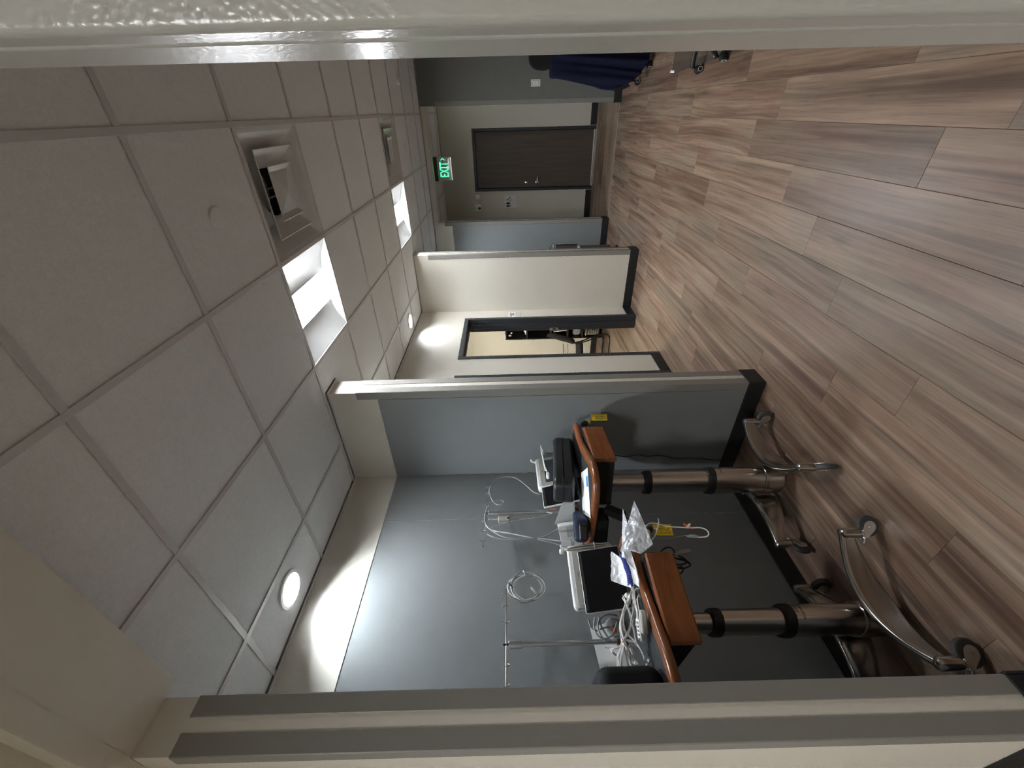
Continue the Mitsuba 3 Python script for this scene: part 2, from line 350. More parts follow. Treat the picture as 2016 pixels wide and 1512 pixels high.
# ---- ceiling: tiles on a tee grid
X0, Y0, CS = -0.0288, 0.8539, 0.6096
ceiling = struct('ceiling', cat(bx(-5.2, 3.7, -3.2, 8.6, ZC + .16, ZC + .20)), 'm_tee', 'suspended ceiling of white mineral tiles in a metal grid')
S('plasterboard', bx(-2.75, 3.5, -3.05, 0.324, ZC + .002, ZC + .03), 'm_cream', 30, ceiling)
S('plasterboard', bx(-5.05, -2.37, 2.15, 6.72, ZC + .002, ZC + .03), 'm_cream', 30, ceiling)
def rects(x0, x1, y0, y1, xs, ys):
    """cells of the grid clipped to a rectangle"""
    gx = [x0] + [x for x in xs if x0 + .02 < x < x1 - .02] + [x1]; gy = [y0] + [y for y in ys if y0 + .02 < y < y1 - .02] + [y1]
    return [(a, b, c, d) for a, b in zip(gx, gx[1:]) for c, d in zip(gy, gy[1:])]
xs = sorted(X0 + CS * i for i in range(-12, 8)); ys = [Y0 + CS * i for i in range(-1, 14)]
TROFF = [(-1.2480, 2.0731), (-1.2480, 4.5115)]
DIFF = [(-0.6384, 2.0731), (-0.6384, 4.5115)]
DOWN = [(-2.020, 1.160), (-2.025, 4.359), (-2.025, 5.98), (-2.025, 2.93)]
areas = [(XL, 3.5, 0.567, P1[0]), (XE, 3.5, P1[0], P1[1]), (XL, 3.5, P1[1], P2[0]), (XE, 3.5, P2[0], P2[1]), (XL, 3.5, P2[1], P3[0]), (-5.05, 2.2, 6.925, 8.44)]
cells = []
for i, (a, b, c, d) in enumerate(areas): pass
def cellkey(x, y): return (math.floor((x - X0) / CS), math.floor((y - Y0) / CS))
skip = {cellkey(x + .3, y + .3) for x, y in TROFF + DIFF}
tile_regions = [(XL, -1.488, 0.517, P1[0]), (-1.488, XE, 0.567, P1[0]), (XL, XE, P1[1], P2[0]), (XL, XE, P2[1], P3[0]), (XE, 3.5, 0.567, 6.785), (-5.05, 2.2, 6.925, 8.44)]
from shapely.ops import unary_union
room = unary_union([sbox(r_[0], r_[2], r_[1], r_[3]) for r_ in tile_regions[:5]])
corr = sbox(-5.05, 6.925, 2.2, 8.44)
TG = 0.0118
for reg in (room, corr):
    inner = reg.buffer(-0.021, join_style=2)
    for i in range(-9, 7):
        for j in range(-1, 13):
            cx, cy = X0 + CS * i, Y0 + CS * j
            if (i, j) in skip: continue
            c = sbox(cx + .004, cy + .004, cx + CS - .004, cy + CS - .004).intersection(inner)
            if c.is_empty or c.area < 4e-4: continue
            for dx, dy in DOWN:
                if sbox(cx, cy, cx + CS, cy + CS).contains(Point(dx, dy)): c = c.difference(Point(dx, dy).buffer(0.088, 24))
            for g in getattr(c, 'geoms', [c]):
                if g.geom_type != 'Polygon' or g.area < 4e-4: continue
                m_ = extr(g, 0.014); m_.apply_translation((0, 0, ZC + 0.006)); S('tile', m_, 'm_tile', 30, ceiling)
    # tees: long runs along y, short ones along x
    xa, ya, xb, yb = reg.bounds
    for i in range(-9, 7):
        line = sbox(X0 + CS * i - TG, ya, X0 + CS * i + TG, yb).intersection(reg)
        for g in getattr(line, 'geoms', [line]):
            if g.geom_type == 'Polygon' and g.area > .002:
                b_ = g.bounds; S('main_tee', bx(b_[0], b_[2], b_[1], b_[3], ZC, ZC + .003, .0008), 'm_tee', 30, ceiling)
    for j in range(-1, 13):
        for i in range(-9, 7):
            line = sbox(X0 + CS * i + TG, Y0 + CS * j - TG, X0 + CS * (i + 1) - TG, Y0 + CS * j + TG).intersection(reg)
            for g in getattr(line, 'geoms', [line]):
                if g.geom_type == 'Polygon' and g.area > .0008:
                    b_ = g.bounds; S('cross_tee', bx(b_[0], b_[2], b_[1], b_[3], ZC + .0004, ZC + .003), 'm_tee', 30, ceiling)
    # wall angle: a ring just under the tiles, set down a little so that it shades a dark line
    ring = reg.difference(reg.buffer(-0.019, join_style=2))
    m_ = extr(ring, 0.002); m_.apply_translation((0, 0, ZC - 0.006)); S('wall_angle', m_, 'm_tee', 30, ceiling)

# ---- doors
def door_frame(k, axis, face, a, b, head, side, depth, m='m_frame', fw=0.052, sill=0.0):
    """axis 'y': the wall runs along y at x = face; side: +1 the room lies towards +x.  Returns the frame part."""
    pr = 0.012
    def B(u0, u1, w0, w1, z0, z1):   # u along the wall, w across it (from the face into the wall)
        x0, x1 = face - side * w0, face - side * w1
        return bx(x0, x1, u0, u1, z0, z1, 0.003) if axis == 'y' else bx(u0, u1, x0, x1, z0, z1, 0.003)
    parts = [B(a - fw + .004, a + .0, -pr, depth, sill, head + fw - .004), B(b, b + fw - .004, -pr, depth, sill, head + fw - .004), B(a, b, -pr, depth, head, head + fw - .004)]
    st = depth * .38
    parts += [B(a, a + .016, st, depth - .045, sill, head), B(b - .016, b, st, depth - .045, sill, head), B(a + .016, b - .016, st, depth - .045, head - .016, head)]
    return S('frame', cat(*parts), m, 30, k)
door_1 = tag('door_1', 'brown wood door with dark frame at the end of the corridor', None, None, 'structure')
door_frame(door_1, 'x', 8.44, -1.235, -0.315, 2.15, -1, 0.16)
S('leaf', bx(-1.229, -0.321, 8.465, 8.509, 0.018, 2.144, .002), 'm_door', 30, door_1)
S('sweep', bx(-1.229, -0.321, 8.459, 8.466, 0.008, 0.03, .002), 'm_alu', 30, door_1)
lv = S('lever', cat(lathe([(0, 0), (.03, 0), (.033, .004), (.03, .010), (.014, .014), (.011, .05), (0, .052)], 24)).apply_transform(frame((1, 0, 0), (0, 0, 1), (0, -1, 0), (-1.150, 8.465, 1.03))), 'm_chrome', 40, door_1)
S('handle', tube(spl([(-1.150, 8.418, 1.03), (-1.13, 8.412, 1.03), (-1.09, 8.411, 1.032), (-1.045, 8.416, 1.026)], 14), [.010] * 6 + [.0085] * 8, 10), 'm_chrome', 40, door_1)
S('deadbolt', lathe([(0, 0), (.028, 0), (.031, .006), (.026, .018), (.013, .022), (0, .022)], 24).apply_transform(frame((1, 0, 0), (0, 0, 1), (0, -1, 0), (-1.150, 8.465, 1.235))), 'm_chrome', 40, door_1)
for hz in (0.25, 1.08, 1.90): S('hinge', bx(-0.321, -0.312, 8.452, 8.468, hz, hz + .1, .002), 'm_dark', 30, door_1)
door_2 = tag('door_2', 'open doorway with dark metal frame leading to an office', None, None, 'structure')
door_frame(door_2, 'y', XL, DO[0], DO[1], DO[2], 1, 0.165)
S('strike_plate', cat(bx(-2.384, -2.350, DO[1] - .0018, DO[1] + .001, 0.985, 1.095, .0008), bx(-2.3855, -2.381, DO[1] - .014, DO[1] + .03, 1.00, 1.08, .001)), 'm_strike', 30, door_2)
S('strike_hole', bx(-2.376, -2.360, DO[1] - .0024, DO[1] - .0015, 1.02, 1.06), 'm_black', 30, door_2)
mat('m_strike', (0.42, 0.39, 0.31), 0.35, 0.5, 0.6)
S('leaf', bx(-3.27, -2.372, DO[0] - .046, DO[0] - .002, 0.012, 2.12, .002), 'm_door', 30, door_2)
door_3 = tag('door_3', 'closed brown door with dark frame, mostly hidden behind the grey partition', None, None, 'structure')
door_frame(door_3, 'y', XL, D3[0], D3[1], D3[2], 1, 0.16)
S('leaf', bx(-2.30, -2.256, D3[0] + .005, D3[1] - .005, 0.012, 2.128, .002), 'm_door', 30, door_3)

# ================================================================== CEILING FITTINGS
def lens_mesh(x0, x1, y0, y1, zz, sag, n=12):
    t = np.linspace(0, 1, n + 1); V = []; F = []
    for y in (y0, y1):
        V += [(x0 + (x1 - x0) * a, y, zz - sag * math.sin(math.pi * a)) for a in t]
    for i in range(n): F += [(i, i + n + 1, i + n + 2), (i, i + n + 2, i + 1)]
    m_ = tm(V, F)
    if m_.face_normals[:, 2].mean() > 0: m_.invert()
    return m_
def troffer(x, y, label, watt=TROFFER):
    k = thing('ceiling_light', label, 'ceiling light', None)
    a, b, c, d = x + TG, x + CS - TG, y + TG, y + CS - TG
    h = 0.085; z = ZC + .002
    lx0, lx1 = x + .205, x + CS - .205
    # housing shell above, side reflectors curving up to the lens, end plates
    S('housing', cat(bx(a - .004, b + .004, c - .004, d + .004, z + h + .004, z + h + .02), bx(a - .004, a, c, d, z, z + h + .004), bx(b, b + .004, c, d, z, z + h + .004)), 'm_white', 30, k)
    for s, (u0, u1) in ((0, (a, lx0)), (1, (b, lx1))):
        n = 10; V = []; F = []
        for yy in (c + .001, d - .001):
            for i in range(n + 1):
                q = i / n; V.append((u0 + (u1 - u0) * q, yy, z + .002 + (h - .030) * math.sin(q * math.pi / 2)))
        for i in range(n): F += [(i, i + 1, i + n + 2), (i, i + n + 2, i + n + 1)]
        m_ = tm(V, F)
        if m_.face_normals[:, 2].mean() > 0: m_.invert()
        S('reflector', m_, 'm_reflector', 60, k)
    for yy, e in ((c, .03), (d, -.03)):
        V = [(a, yy, z), (b, yy, z), (lx1, yy + e, z + h), (lx0, yy + e, z + h)]
        m_ = tm(V, [(0, 1, 2), (0, 2, 3)])
        S('end_plate', m_, 'm_reflector', False, k)
    le = S('lens', lens_mesh(lx0, lx1, c + .012, d - .012, z + h - .030, .008), 'm_white', True, k)
    scene[le]['emitter'] = {'type': 'area', 'radiance': rgb(watt)}
    return k
troffer(*TROFF[0], 'lit square ceiling light beside the nearer air diffuser')
troffer(*TROFF[1], 'lit square ceiling light farther off, beside the second air diffuser')

def pyramid_ring(w0, w1, z0, z1, t=0.0012):
    """four sloped faces between two squares (half widths w0 at z0 and w1 at z1)"""
    V = []; F = []
    for w, z in ((w0, z0), (w1, z1)): V += [(-w, -w, z), (w, -w, z), (w, w, z), (-w, w, z)]
    for j in range(4):
        q = (j + 1) % 4; F += [(j, q, 4 + q), (j, 4 + q, 4 + j)]
    return tm(V, F)
def diffuser(x, y, label):
    k = thing('air_diffuser', label, 'air vent', None)
    c = (x + CS / 2, y + CS / 2, ZC)
    def P(name, m_, mm='m_diffuser', s=False): m_.apply_translation(c); S(name, m_, mm, s, k)
    W = CS / 2 - TG
    back = pyramid_ring(W, W - .022, .003, .010)
    P('outer_cone', cat(back, pyramid_ring(W - .022, .150, .010, .085), ))
    top = extr(sbox(-.152, -.152, .152, .152).difference(Point(0, 0).buffer(.118, 24)), .002); top.apply_translation((0, 0, .085)); P('neck_plate', top)
    P('duct_collar', lathe([(.118, .085), (.118, .30), (0, .30)], 32), 'm_black', 40)
    def cone(name, w0, w1, z0, z1, lip):
        P(name, cat(pyramid_ring(w0, w1, z0, z1), pyramid_ring(w0, w0 - .004, z0, z0 - .0015), pyramid_ring(w0 - .004, w1 - .004, z0 + .001, z1 + .001)))
    cone('middle_cone', .205, .118, .004, .060, 0)
    cone('inner_cone', .128, .100, .000, .016, 0)
    cap = pyramid_ring(.100, .0005, .016, -.004); P('centre_cap', cap)
    for s in (-1, 1):
        P('bracket', bx(s * .02 - .004, s * .02 + .004, -.125, .125, .058, .061), 'm_alu')
diffuser(*DIFF[0], 'square white air diffuser beside the nearer lit ceiling light')
diffuser(*DIFF[1], 'square white air diffuser farther away, near the exit sign')

def downlight(x, y, label, power=1.0):
    k = thing('downlight', label, 'recessed light', None)
    c = (x, y, ZC)
    S('trim_ring', lathe([(.074, .002), (.079, -.005), (.095, -.004), (.098, .0015), (.098, .004), (.074, .004)], 48, c), 'm_white', 40, k)
    S('reflector', lathe([(.0745, .001), (.071, .018), (.062, .042), (.051, .060)], 48, c), 'm_gloss_white', 40, k)
    m_ = lathe([(.0, -.0), (.0505, 0)], 32, (x, y, ZC + .059))
    if m_.face_normals[:, 2].mean() > 0: m_.invert()
    S('can', lathe([(.052, .061), (.077, .063), (.084, .04), (.084, .005)], 32, c), 'm_white', 40, k)
    le = S('lamp', m_, 'm_white', False, k)
    scene[le]['emitter'] = {'type': 'area', 'radiance': rgb([c_ * power for c_ in DOWNLIGHT])}
downlight(*DOWN[0], 'round lit downlight above the carts, near the grey panelled wall')
downlight(*DOWN[1], 'round lit downlight above the office doorway', 0.5)
downlight(*DOWN[2], 'round lit downlight in the bay beside the corridor, hidden by the white partition')
downlight(*DOWN[3], 'round lit downlight above the closed door, hidden by the grey partition', 0.5)
# lights of the rooms next door, seen only by what they light
def panel_light(x0, x1, y0, y1, label, rad):
    k = thing('ceiling_panel_light', label, 'ceiling light', None)
    S('frame', extr(sbox(x0 - .02, y0 - .02, x1 + .02, y1 + .02).difference(sbox(x0, y0, x1, y1)), .012).apply_translation((0, 0, ZC - .012)), 'm_white', 30, k)
    m_ = tm([(x0, y0, 0), (x1, y0, 0), (x1, y1, 0), (x0, y1, 0)], [(0, 2, 1), (0, 3, 2)]); m_.apply_translation((0, 0, ZC - .004))
    le = S('panel', m_, 'm_white', False, k); scene[le]['emitter'] = {'type': 'area', 'radiance': rgb(rad)}
panel_light(-3.9, -3.3, 4.6, 5.2, 'ceiling light of the office behind the open door', BACKROOM)
panel_light(0.9, 1.5, 7.4, 8.0, 'ceiling light of the corridor, to the right of its brown door', CORRIDOR)
panel_light(-0.7, -0.1, -1.9, -1.3, 'ceiling light of the room the picture is taken from', HALL)

def disc_cover(x, y, r, label, drop=0.006, cat_='sprinkler cover'):
    return tag(S('sprinkler_cover', lathe([(0, -drop), (r - .004, -drop), (r, -drop + .003), (r, .001), (0, .001)], 32, (x, y, ZC + .003)), 'm_white', 40), label, cat_)
disc_cover(-0.338, 1.746, 0.042, 'flat round white cover in the ceiling tile nearest the camera')
disc_cover(0.288, 5.602, 0.040, 'round white cover with a dropped rim in the ceiling near the dark grey wall', 0.02)
disc_cover(-0.329, 5.477, 0.030, 'small round white cover beyond the second air diffuser', 0.012)

# ================================================================== THE TWO CARTS
class Cart:
    def __init__(s, c, base_yaw, top_yaw, zt): s.c, s.by, s.ty, s.zt = c, base_yaw, top_yaw, zt
    def base(s, m): return xf(m, s.by, (*s.c, 0))
    def top(s, m): return xf(m, s.ty, (*s.c, s.zt))
    def tp(s, p):
        a = math.radians(s.ty); p = np.asarray(p, float)
        return np.stack([s.c[0] + p[..., 0] * math.cos(a) - p[..., 1] * math.sin(a), s.c[1] + p[..., 0] * math.sin(a) + p[..., 1] * math.cos(a), p[..., 2] + s.zt], -1)
K1 = Cart((-1.855, 0.865), -3, -6, 1.108)
K2 = Cart((-1.837, 1.648), 12, 10, 1.225)

def arc_leg(sign):
    ys = np.linspace(-0.252, 0.252, 41); V = []; F = []; n = 20
    for i, y in enumerate(ys):
        u = y / .252
        x = .25 - .122 * (1 - u * u); dx = .122 * 2 * u / .252
        tn = np.array([dx, 1.0]); tn /= np.hypot(*tn); nn = np.array([tn[1], -tn[0]])      # plan normal pointing to the front
        h = .142 - .086 * abs(u) ** 1.5; w = .036 - .006 * abs(u); zt = .188 - .018 * u * u
        for j in range(n):
            q = 2 * math.pi * j / n; cq, sq = math.cos(q), math.sin(q)
            a = math.copysign(abs(cq) ** .55, cq) * w / 2; b = math.copysign(abs(sq) ** .55, sq) * h / 2
            a += (b / h) * .016 * (1 - u * u)                       # the top stands a little forward
            V.append((sign * (x + nn[0] * a), y + nn[1] * a, zt - h / 2 + b))
    m = len(ys)
    for i in range(m - 1):
        for j in range(n):
            k = (j + 1) % n; F += [(i * n + j, i * n + k, (i + 1) * n + k), (i * n + j, (i + 1) * n + k, (i + 1) * n + j)]
    c = len(V); V += [tuple(np.mean(V[:n], 0)), tuple(np.mean(V[(m - 1) * n:m * n], 0))]
    for j in range(n):
        k = (j + 1) % n; F += [(c, k, j), (c + 1, (m - 1) * n + j, (m - 1) * n + k)]
    t = tm(V, F)
    if t.volume < 0: t.invert()
    return t
def boss(x, y): return lathe([(0, .088), (.021, .088), (.0225, .092), (.0225, .155), (.019, .166), (.010, .171), (0, .172)], 24, (x, y, 0))
WHEEL = lathe([(.016, -.0135), (.040, -.0135), (.0455, -.009), (.046, 0), (.0455, .009), (.040, .0135), (.016, .0135)], 32)
HUBC = lathe([(0, -.0145), (.017, -.0145), (.029, -.012), (.031, 0), (.029, .012), (.017, .0145), (0, .0145)], 24)
def caster(parent, tipw, ang):
    """a twin-plate swivel caster trailing in the direction ang"""
    a = math.radians(ang); d = np.array([math.cos(a), math.sin(a)]); nrm = np.array([-d[1], d[0]])
    def P(m_): return xf(m_, ang, (tipw[0], tipw[1], 0))
    k = key(parent + '__caster')
    stem = cat(lathe([(0, .074), (.019, .074), (.021, .077), (.021, .081), (.016, .083), (.016, .089), (0, .089)], 20))
    plates = []
    for s in (-1, 1):
        pl = unary_union([Point(.030, .046).buffer(.025, 10), Point(-.004, .068).buffer(.015, 8)]).convex_hull
        m_ = extr(pl.buffer(.002).buffer(-.002), .003); M = frame((1, 0, 0), (0, 0, 1), (0, -1, 0), (0, s * .0175 + .0015, 0)); m_.apply_transform(M); plates.append(m_)
    bridge = bx(-.021, .016, -.019, .019, .074, .080, .003)
    scene[k] = mikit.ply(P(cat(stem, bridge, *plates)), 'm_caster', 35)
    M = frame((1, 0, 0), (0, 0, 1), (0, -1, 0), (.030, 0, .046))
    S('wheel', P(WHEEL.copy().apply_transform(M)), 'm_rubber', 40, k)
    S('hub', P(cat(HUBC.copy().apply_transform(M), cyl((.030, -.022, .046), (.030, .022, .046), .006, 12))), 'm_cast', 40, k)
    tab = bx(-.045, -.016, -.014, .014, .066, .071, .002); tab.apply_transform(trimesh.transformations.rotation_matrix(math.radians(18), (0, 1, 0), (-.02, 0, .07)))
    S('brake_pedal', P(tab), 'm_alu', 30, k)

TRAY = spl([(.195, .335), (.240, .305), (.248, .22), (.240, .11), (.262, 0), (.292, -.12), (.318, -.22), (.316, -.28), (.280, -.338), (.20, -.362), (.05, -.347), (-.10, -.318), (-.19, -.292), (-.243, -.255), (-.262, -.17), (-.268, 0),
            (-.262, .17), (-.243, .262), (-.18, .312), (0, .345), (.12, .352)], 120, True)
if Polygon(TRAY).exterior.is_ccw is False: TRAY = TRAY[::-1]
def ellipse_text(text, h, ax, ay, zc, K, parent, right=0.0):
    t = meshkit.text_mesh(text, h, 0.0006); v = np.array(t.vertices); w = v[:, 0].max()
    th = np.linspace(-1.5, 1.5, 2001); s = np.r_[0, np.cumsum(np.hypot(np.diff(ax * np.cos(th)), np.diff(ay * np.sin(th))))]; s -= np.interp(0, th, s)
    q = np.interp(v[:, 0] - w / 2 + right, s, th); o = v[:, 2] - .0002
    nx, ny = np.cos(q) / ax, np.sin(q) / ay; l = np.hypot(nx, ny)
    t.vertices = np.c_[ax * np.cos(q) + nx / l * o, ay * np.sin(q) + ny / l * o, v[:, 1] + zc]
    return S('lettering', K.base(t), 'm_dark', False, parent)

def build_cart(K, label, c2z, angles, arm_tilt):
    k = thing('pedestal_cart', label, 'medical cart', 'steel pedestal carts with cherry wood trays')
    for s in (1, -1): S('leg', K.base(arc_leg(s)), 'm_cast', 50, k)
    S('hub', K.base(cat(lathe([(0, .055), (1.02, .055), (1.08, .062), (1.10, .09), (1.08, .150), (1.05, .156), (0, .156)], 48, (0, 0, 0), .0815, .0600), lathe([(1.0, .153), (1.09, .155), (1.09, .161), (1.0, .163)], 48, (0, 0, 0), .0815, .0590),
                        cyl((.062, 0, .03), (.062, 0, .075), .036, 24))), 'm_cast', 40, k)
    for x in (.25, -.25):
        for y in (.252, -.252):
            S('leg_end', K.base(boss(x, y)), 'm_cast', 40, k)
    for (x, y), a in zip(((.25, -.252), (.25, .252), (-.25, .252), (-.25, -.252)), angles):
        b = math.radians(K.by); caster(k, (K.c[0] + x * math.cos(b) - y * math.sin(b), K.c[1] + x * math.sin(b) + y * math.cos(b)), a)
    col = S('column', K.base(cat(lathe([(0, .16), (1, .16), (1, .452), (0, .452)], 56, (0, 0, 0), .0815, .0577))), 'm_steel', 40, k)
    S('column_section', K.base(lathe([(0, .45), (.84, .45), (.84, c2z), (0, c2z)], 56, (0, 0, 0), .0815, .0577)), 'm_steel', 40, k)
    S('column_section', K.base(lathe([(0, c2z - .01), (.66, c2z - .01), (.66, K.zt - .036), (0, K.zt - .036)], 56, (0, 0, 0), .0815, .0577)), 'm_steel', 40, k)
    S('collar', K.base(lathe([(.9, .444), (1.045, .446), (1.06, .452), (1.06, .474), (1.0, .486), (.86, .490), (.845, .486)], 48, (0, 0, 0), .0815, .0577)), 'm_black', 40, k)
    S('collar', K.base(lathe([(.76, c2z - .012), (.885, c2z - .010), (.90, c2z - .004), (.90, c2z + .020), (.85, c2z + .030), (.68, c2z + .034), (.665, c2z + .030)], 48, (0, 0, 0), .0815, .0577)), 'm_black', 40, k)
    ellipse_text('midmark', .0125, .0815, .0577, .408, K, col, 0.006); ellipse_text('Ritter', .0125, .0815, .0577, .427, K, col, 0.02)
    n = 8; lay = [(-.0175 * (1 - math.sin(a)), -.0175 - .0175 * math.cos(a)) for a in np.linspace(0, math.pi, n * 2 + 1)]
    t_ = S('tray', K.top(loft(TRAY, lay)), 'm_cherry', 50, k)
    S('mat', K.top(loft(TRAY, [(-.042, -.001), (-.040, .0006), (-.042, .0016)])), 'm_dark', 30, t_)
    d = S('drawer', K.top(bx(.262, .285, -.164, .180, -.158, -.037, .007)), 'm_cherry', 30, k)
    S('drawer_box', K.top(bx(-.030, .262, -.151, .168, -.152, -.036, .004)), 'm_matte_black', 30, d)
    S('under_tray_box', K.top(loft(np.array([(-.21, -.275), (-.03, -.275), (-.03, -.165), (-.21, -.165)]), [(-.02, -.118), (-.006, -.105), (0, -.036)])), 'm_matte_black', 20, k)
    # lead arm: mast, clamp, cross rod with hooks
    m_ = S('mast', K.top(cyl((-.20, 0, -.02), (-.20, 0, .545), .0112, 20)), 'm_alu', 40, k)
    S('mast_socket', K.top(lathe([(0, -.01), (.028, -.01), (.028, .010), (.020, .020), (.016, .045), (0, .045)], 24, (-.20, 0, 0))), 'm_cherry', 40, k)
    S('clamp', K.top(cat(lathe([(0, .484), (.0165, .484), (.0185, .487), (.0185, .543), (.0165, .547), (0, .547)], 24, (-.20, 0, 0)))), 'm_alu', 40, m_)
    S('clamp_knob', K.top(cyl((-.20, 0, .546), (-.20, 0, .572), .0045, 12)), 'm_black', 40, m_)
    tl = math.radians(arm_tilt)
    def ap(y, z=0.0, x=0.0): return (-.20 + x, y * math.cos(tl), .558 + y * math.sin(tl) + z)
    rod = S('cross_rod', K.top(cat(cyl(ap(-.26), ap(.245), .0042, 10), lathe([(0, -.006), (.0055, -.003), (.0055, .003), (0, .006)], 10, ap(.247)), lathe([(0, -.006), (.0055, -.003), (.0055, .003), (0, .006)], 10, ap(-.262)))), 'm_chrome', 40, k)
    for y in (.238, .178, .10, -.075, -.15, -.225):
        S('hook', K.top(cat(tube(spl([ap(y), ap(y - .004, -.012, .006), ap(y - .010, -.016, .014), ap(y - .016, -.006, .02), ap(y - .018, .012, .022)], 12), .0022, 7), lathe([(0, -.005), (.005, -.002), (.005, .002), (0, .005)], 8, ap(y - .018, .014, .022)))), 'm_chrome', 40, k)
    return k
build_cart(K1, 'steel pedestal cart nearest the camera, piled with silver bags and white lead wires', .755, (62, 40, 0, 80), 0)
build_cart(K2, 'steel pedestal cart beside the grey partition, with a black carrying case on its tray', .822, (-42, 5, 10, -70), -2)

# ---- instruments that stand on the trays
def Rz(*a): return trimesh.transformations.rotation_matrix(*a)
def pose(m_, tilt, loc, roll=0.0):
    """slab built in the yz plane facing +x, base at z = 0: leaned back by tilt, then moved"""
    m_ = m_.copy()
    if roll: m_.apply_transform(Rz(math.radians(roll), (1, 0, 0)))
    m_.apply_transform(Rz(math.radians(-tilt), (0, 1, 0))); m_.apply_translation(loc); return m_
YZ = frame((0, 1, 0), (0, 0, 1), (1, 0, 0), (0, 0, 0))
def slab(w, h, x0, x1, r, b=.004):
    m_ = puck(rounded(w, h, r), x0, x1, b); m_.apply_translation((0, h / 2, 0)); m_.apply_transform(YZ); return m_
def recorder(K, label, loc, tilt):
    k = thing('ecg_recorder', label, 'medical monitor')
    P = lambda m_: K.top(pose(m_, tilt, loc))
    S('body', P(cat(slab(.315, .235, -.030, .016, .024, .012), bx(-.075, -.02, -.11, .11, 0.0, .03, .01), bx(-.03, .04, -.12, .12, -.004, .012, .005))), 'm_gloss_white', 45, k)
    S('bezel', P(slab(.292, .205, .012, .0185, .012, .002).apply_translation((0, 0, .006))), 'm_bezel', 30, k)
    S('screen', P(slab(.235, .150, .016, .0195, .002, .0006).apply_translation((0, 0, .030))), 'm_screen_grey', 30, k)
    tx = meshkit.text_mesh('vyntus', .007, .0004); tx.apply_transform(frame((0, 1, 0), (0, 0, 1), (1, 0, 0), (.0183, -.02, .190))); S('lettering', P(tx), 'm_dark', False, k)
    S('handle', P(cat(tube(spl([(-.01, .150, .235), (-.008, .158, .252), (.0, .164, .262), (.008, .166, .258)], 10), .006, 8))), 'm_gloss_white', 40, k)
mat('m_bezel', (0.40, 0.395, 0.36), 0.5, 0.35)
mat('m_screen_grey', (0.045, 0.052, 0.057), 0.16, 0.5)
recorder(K1, 'white medical recorder with rounded corners behind the black tablet on the nearest cart', (-.075, .262, .004), 9)
recorder(K2, 'white medical recorder with a grey screen beside the black case on the farther cart', (-.075, .252, .004), 9)
def tablet(K, label, loc, tilt, w, h, roll=0):
    k = thing('tablet_computer', label, 'tablet')
    P = lambda m_: K.top(pose(m_, tilt, loc, roll))
    S('shell', P(slab(w, h, -.009, .0035, .006, .003)), 'm_gloss_white', 40, k)
    S('screen', P(slab(w - .005, h - .005, .002, .0046, .004, .0006).apply_translation((0, 0, .0025))), 'm_gloss_black', 30, k)
    S('bezel_strip', P(bx(.0042, .0051, -w / 2 + .008, w / 2 - .008, h - .016, h - .006)), 'm_dark', 30, k)
    S('prop', P(bx(-.06, -.008, -.05, .05, .0, .008, .002)), 'm_matte_black', 30, k)
tablet(K1, 'black-screened tablet leaning back in the middle of the nearest cart', (.053, .190, .006), 15, .286, .200, 0)
tablet(K2, 'black-screened tablet behind the black case on the farther cart', (-.055, .075, .008), 13, .302, .212, 0)

# ---- helpers for cords
def cord(base, K, pts, r, m, parent=None, n=None, label=None, category=None, seg=7):
    p = K.tp(spl(pts, n or max(10, 5 * len(pts)))) if K else spl(pts, n or max(10, 5 * len(pts)))
    k = S(base, tube(p, r, seg), m, True, parent)
    if label: tag(k, label, category)
    return k
mat('m_cable_white', (0.84, 0.84, 0.82), 0.4, 0.4)
mat('m_cable_grey', (0.32, 0.33, 0.34), 0.4, 0.4)
mat('m_silver', (0.74, 0.79, 0.84), 0.26, 0.5, 0.30)
mat('m_bagwhite', (0.80, 0.82, 0.85), 0.32, 0.5)
mat('m_blue', (0.055, 0.085, 0.36), 0.3, 0.5)
mat('m_navy', (0.014, 0.022, 0.048), 0.7, 0.3)
mat('m_paper', (0.78, 0.78, 0.77), 0.8, 0.15)
mat('m_yellow', (0.72, 0.52, 0.03), 0.5, 0.3)
mat('m_cream_plastic', (0.70, 0.58, 0.33), 0.5, 0.3)
mat('m_orange', (0.85, 0.16, 0.03), 0.5, 0.3)
mat('m_printblue', (0.03, 0.22, 0.62), 0.5, 0.3)
mat('m_ink', (0.03, 0.03, 0.03), 0.7, 0.2)
mat('m_greyplastic', (0.42, 0.415, 0.38), 0.45, 0.4)
mat('m_clear', (0.55, 0.56, 0.55), 0.2, 0.5)

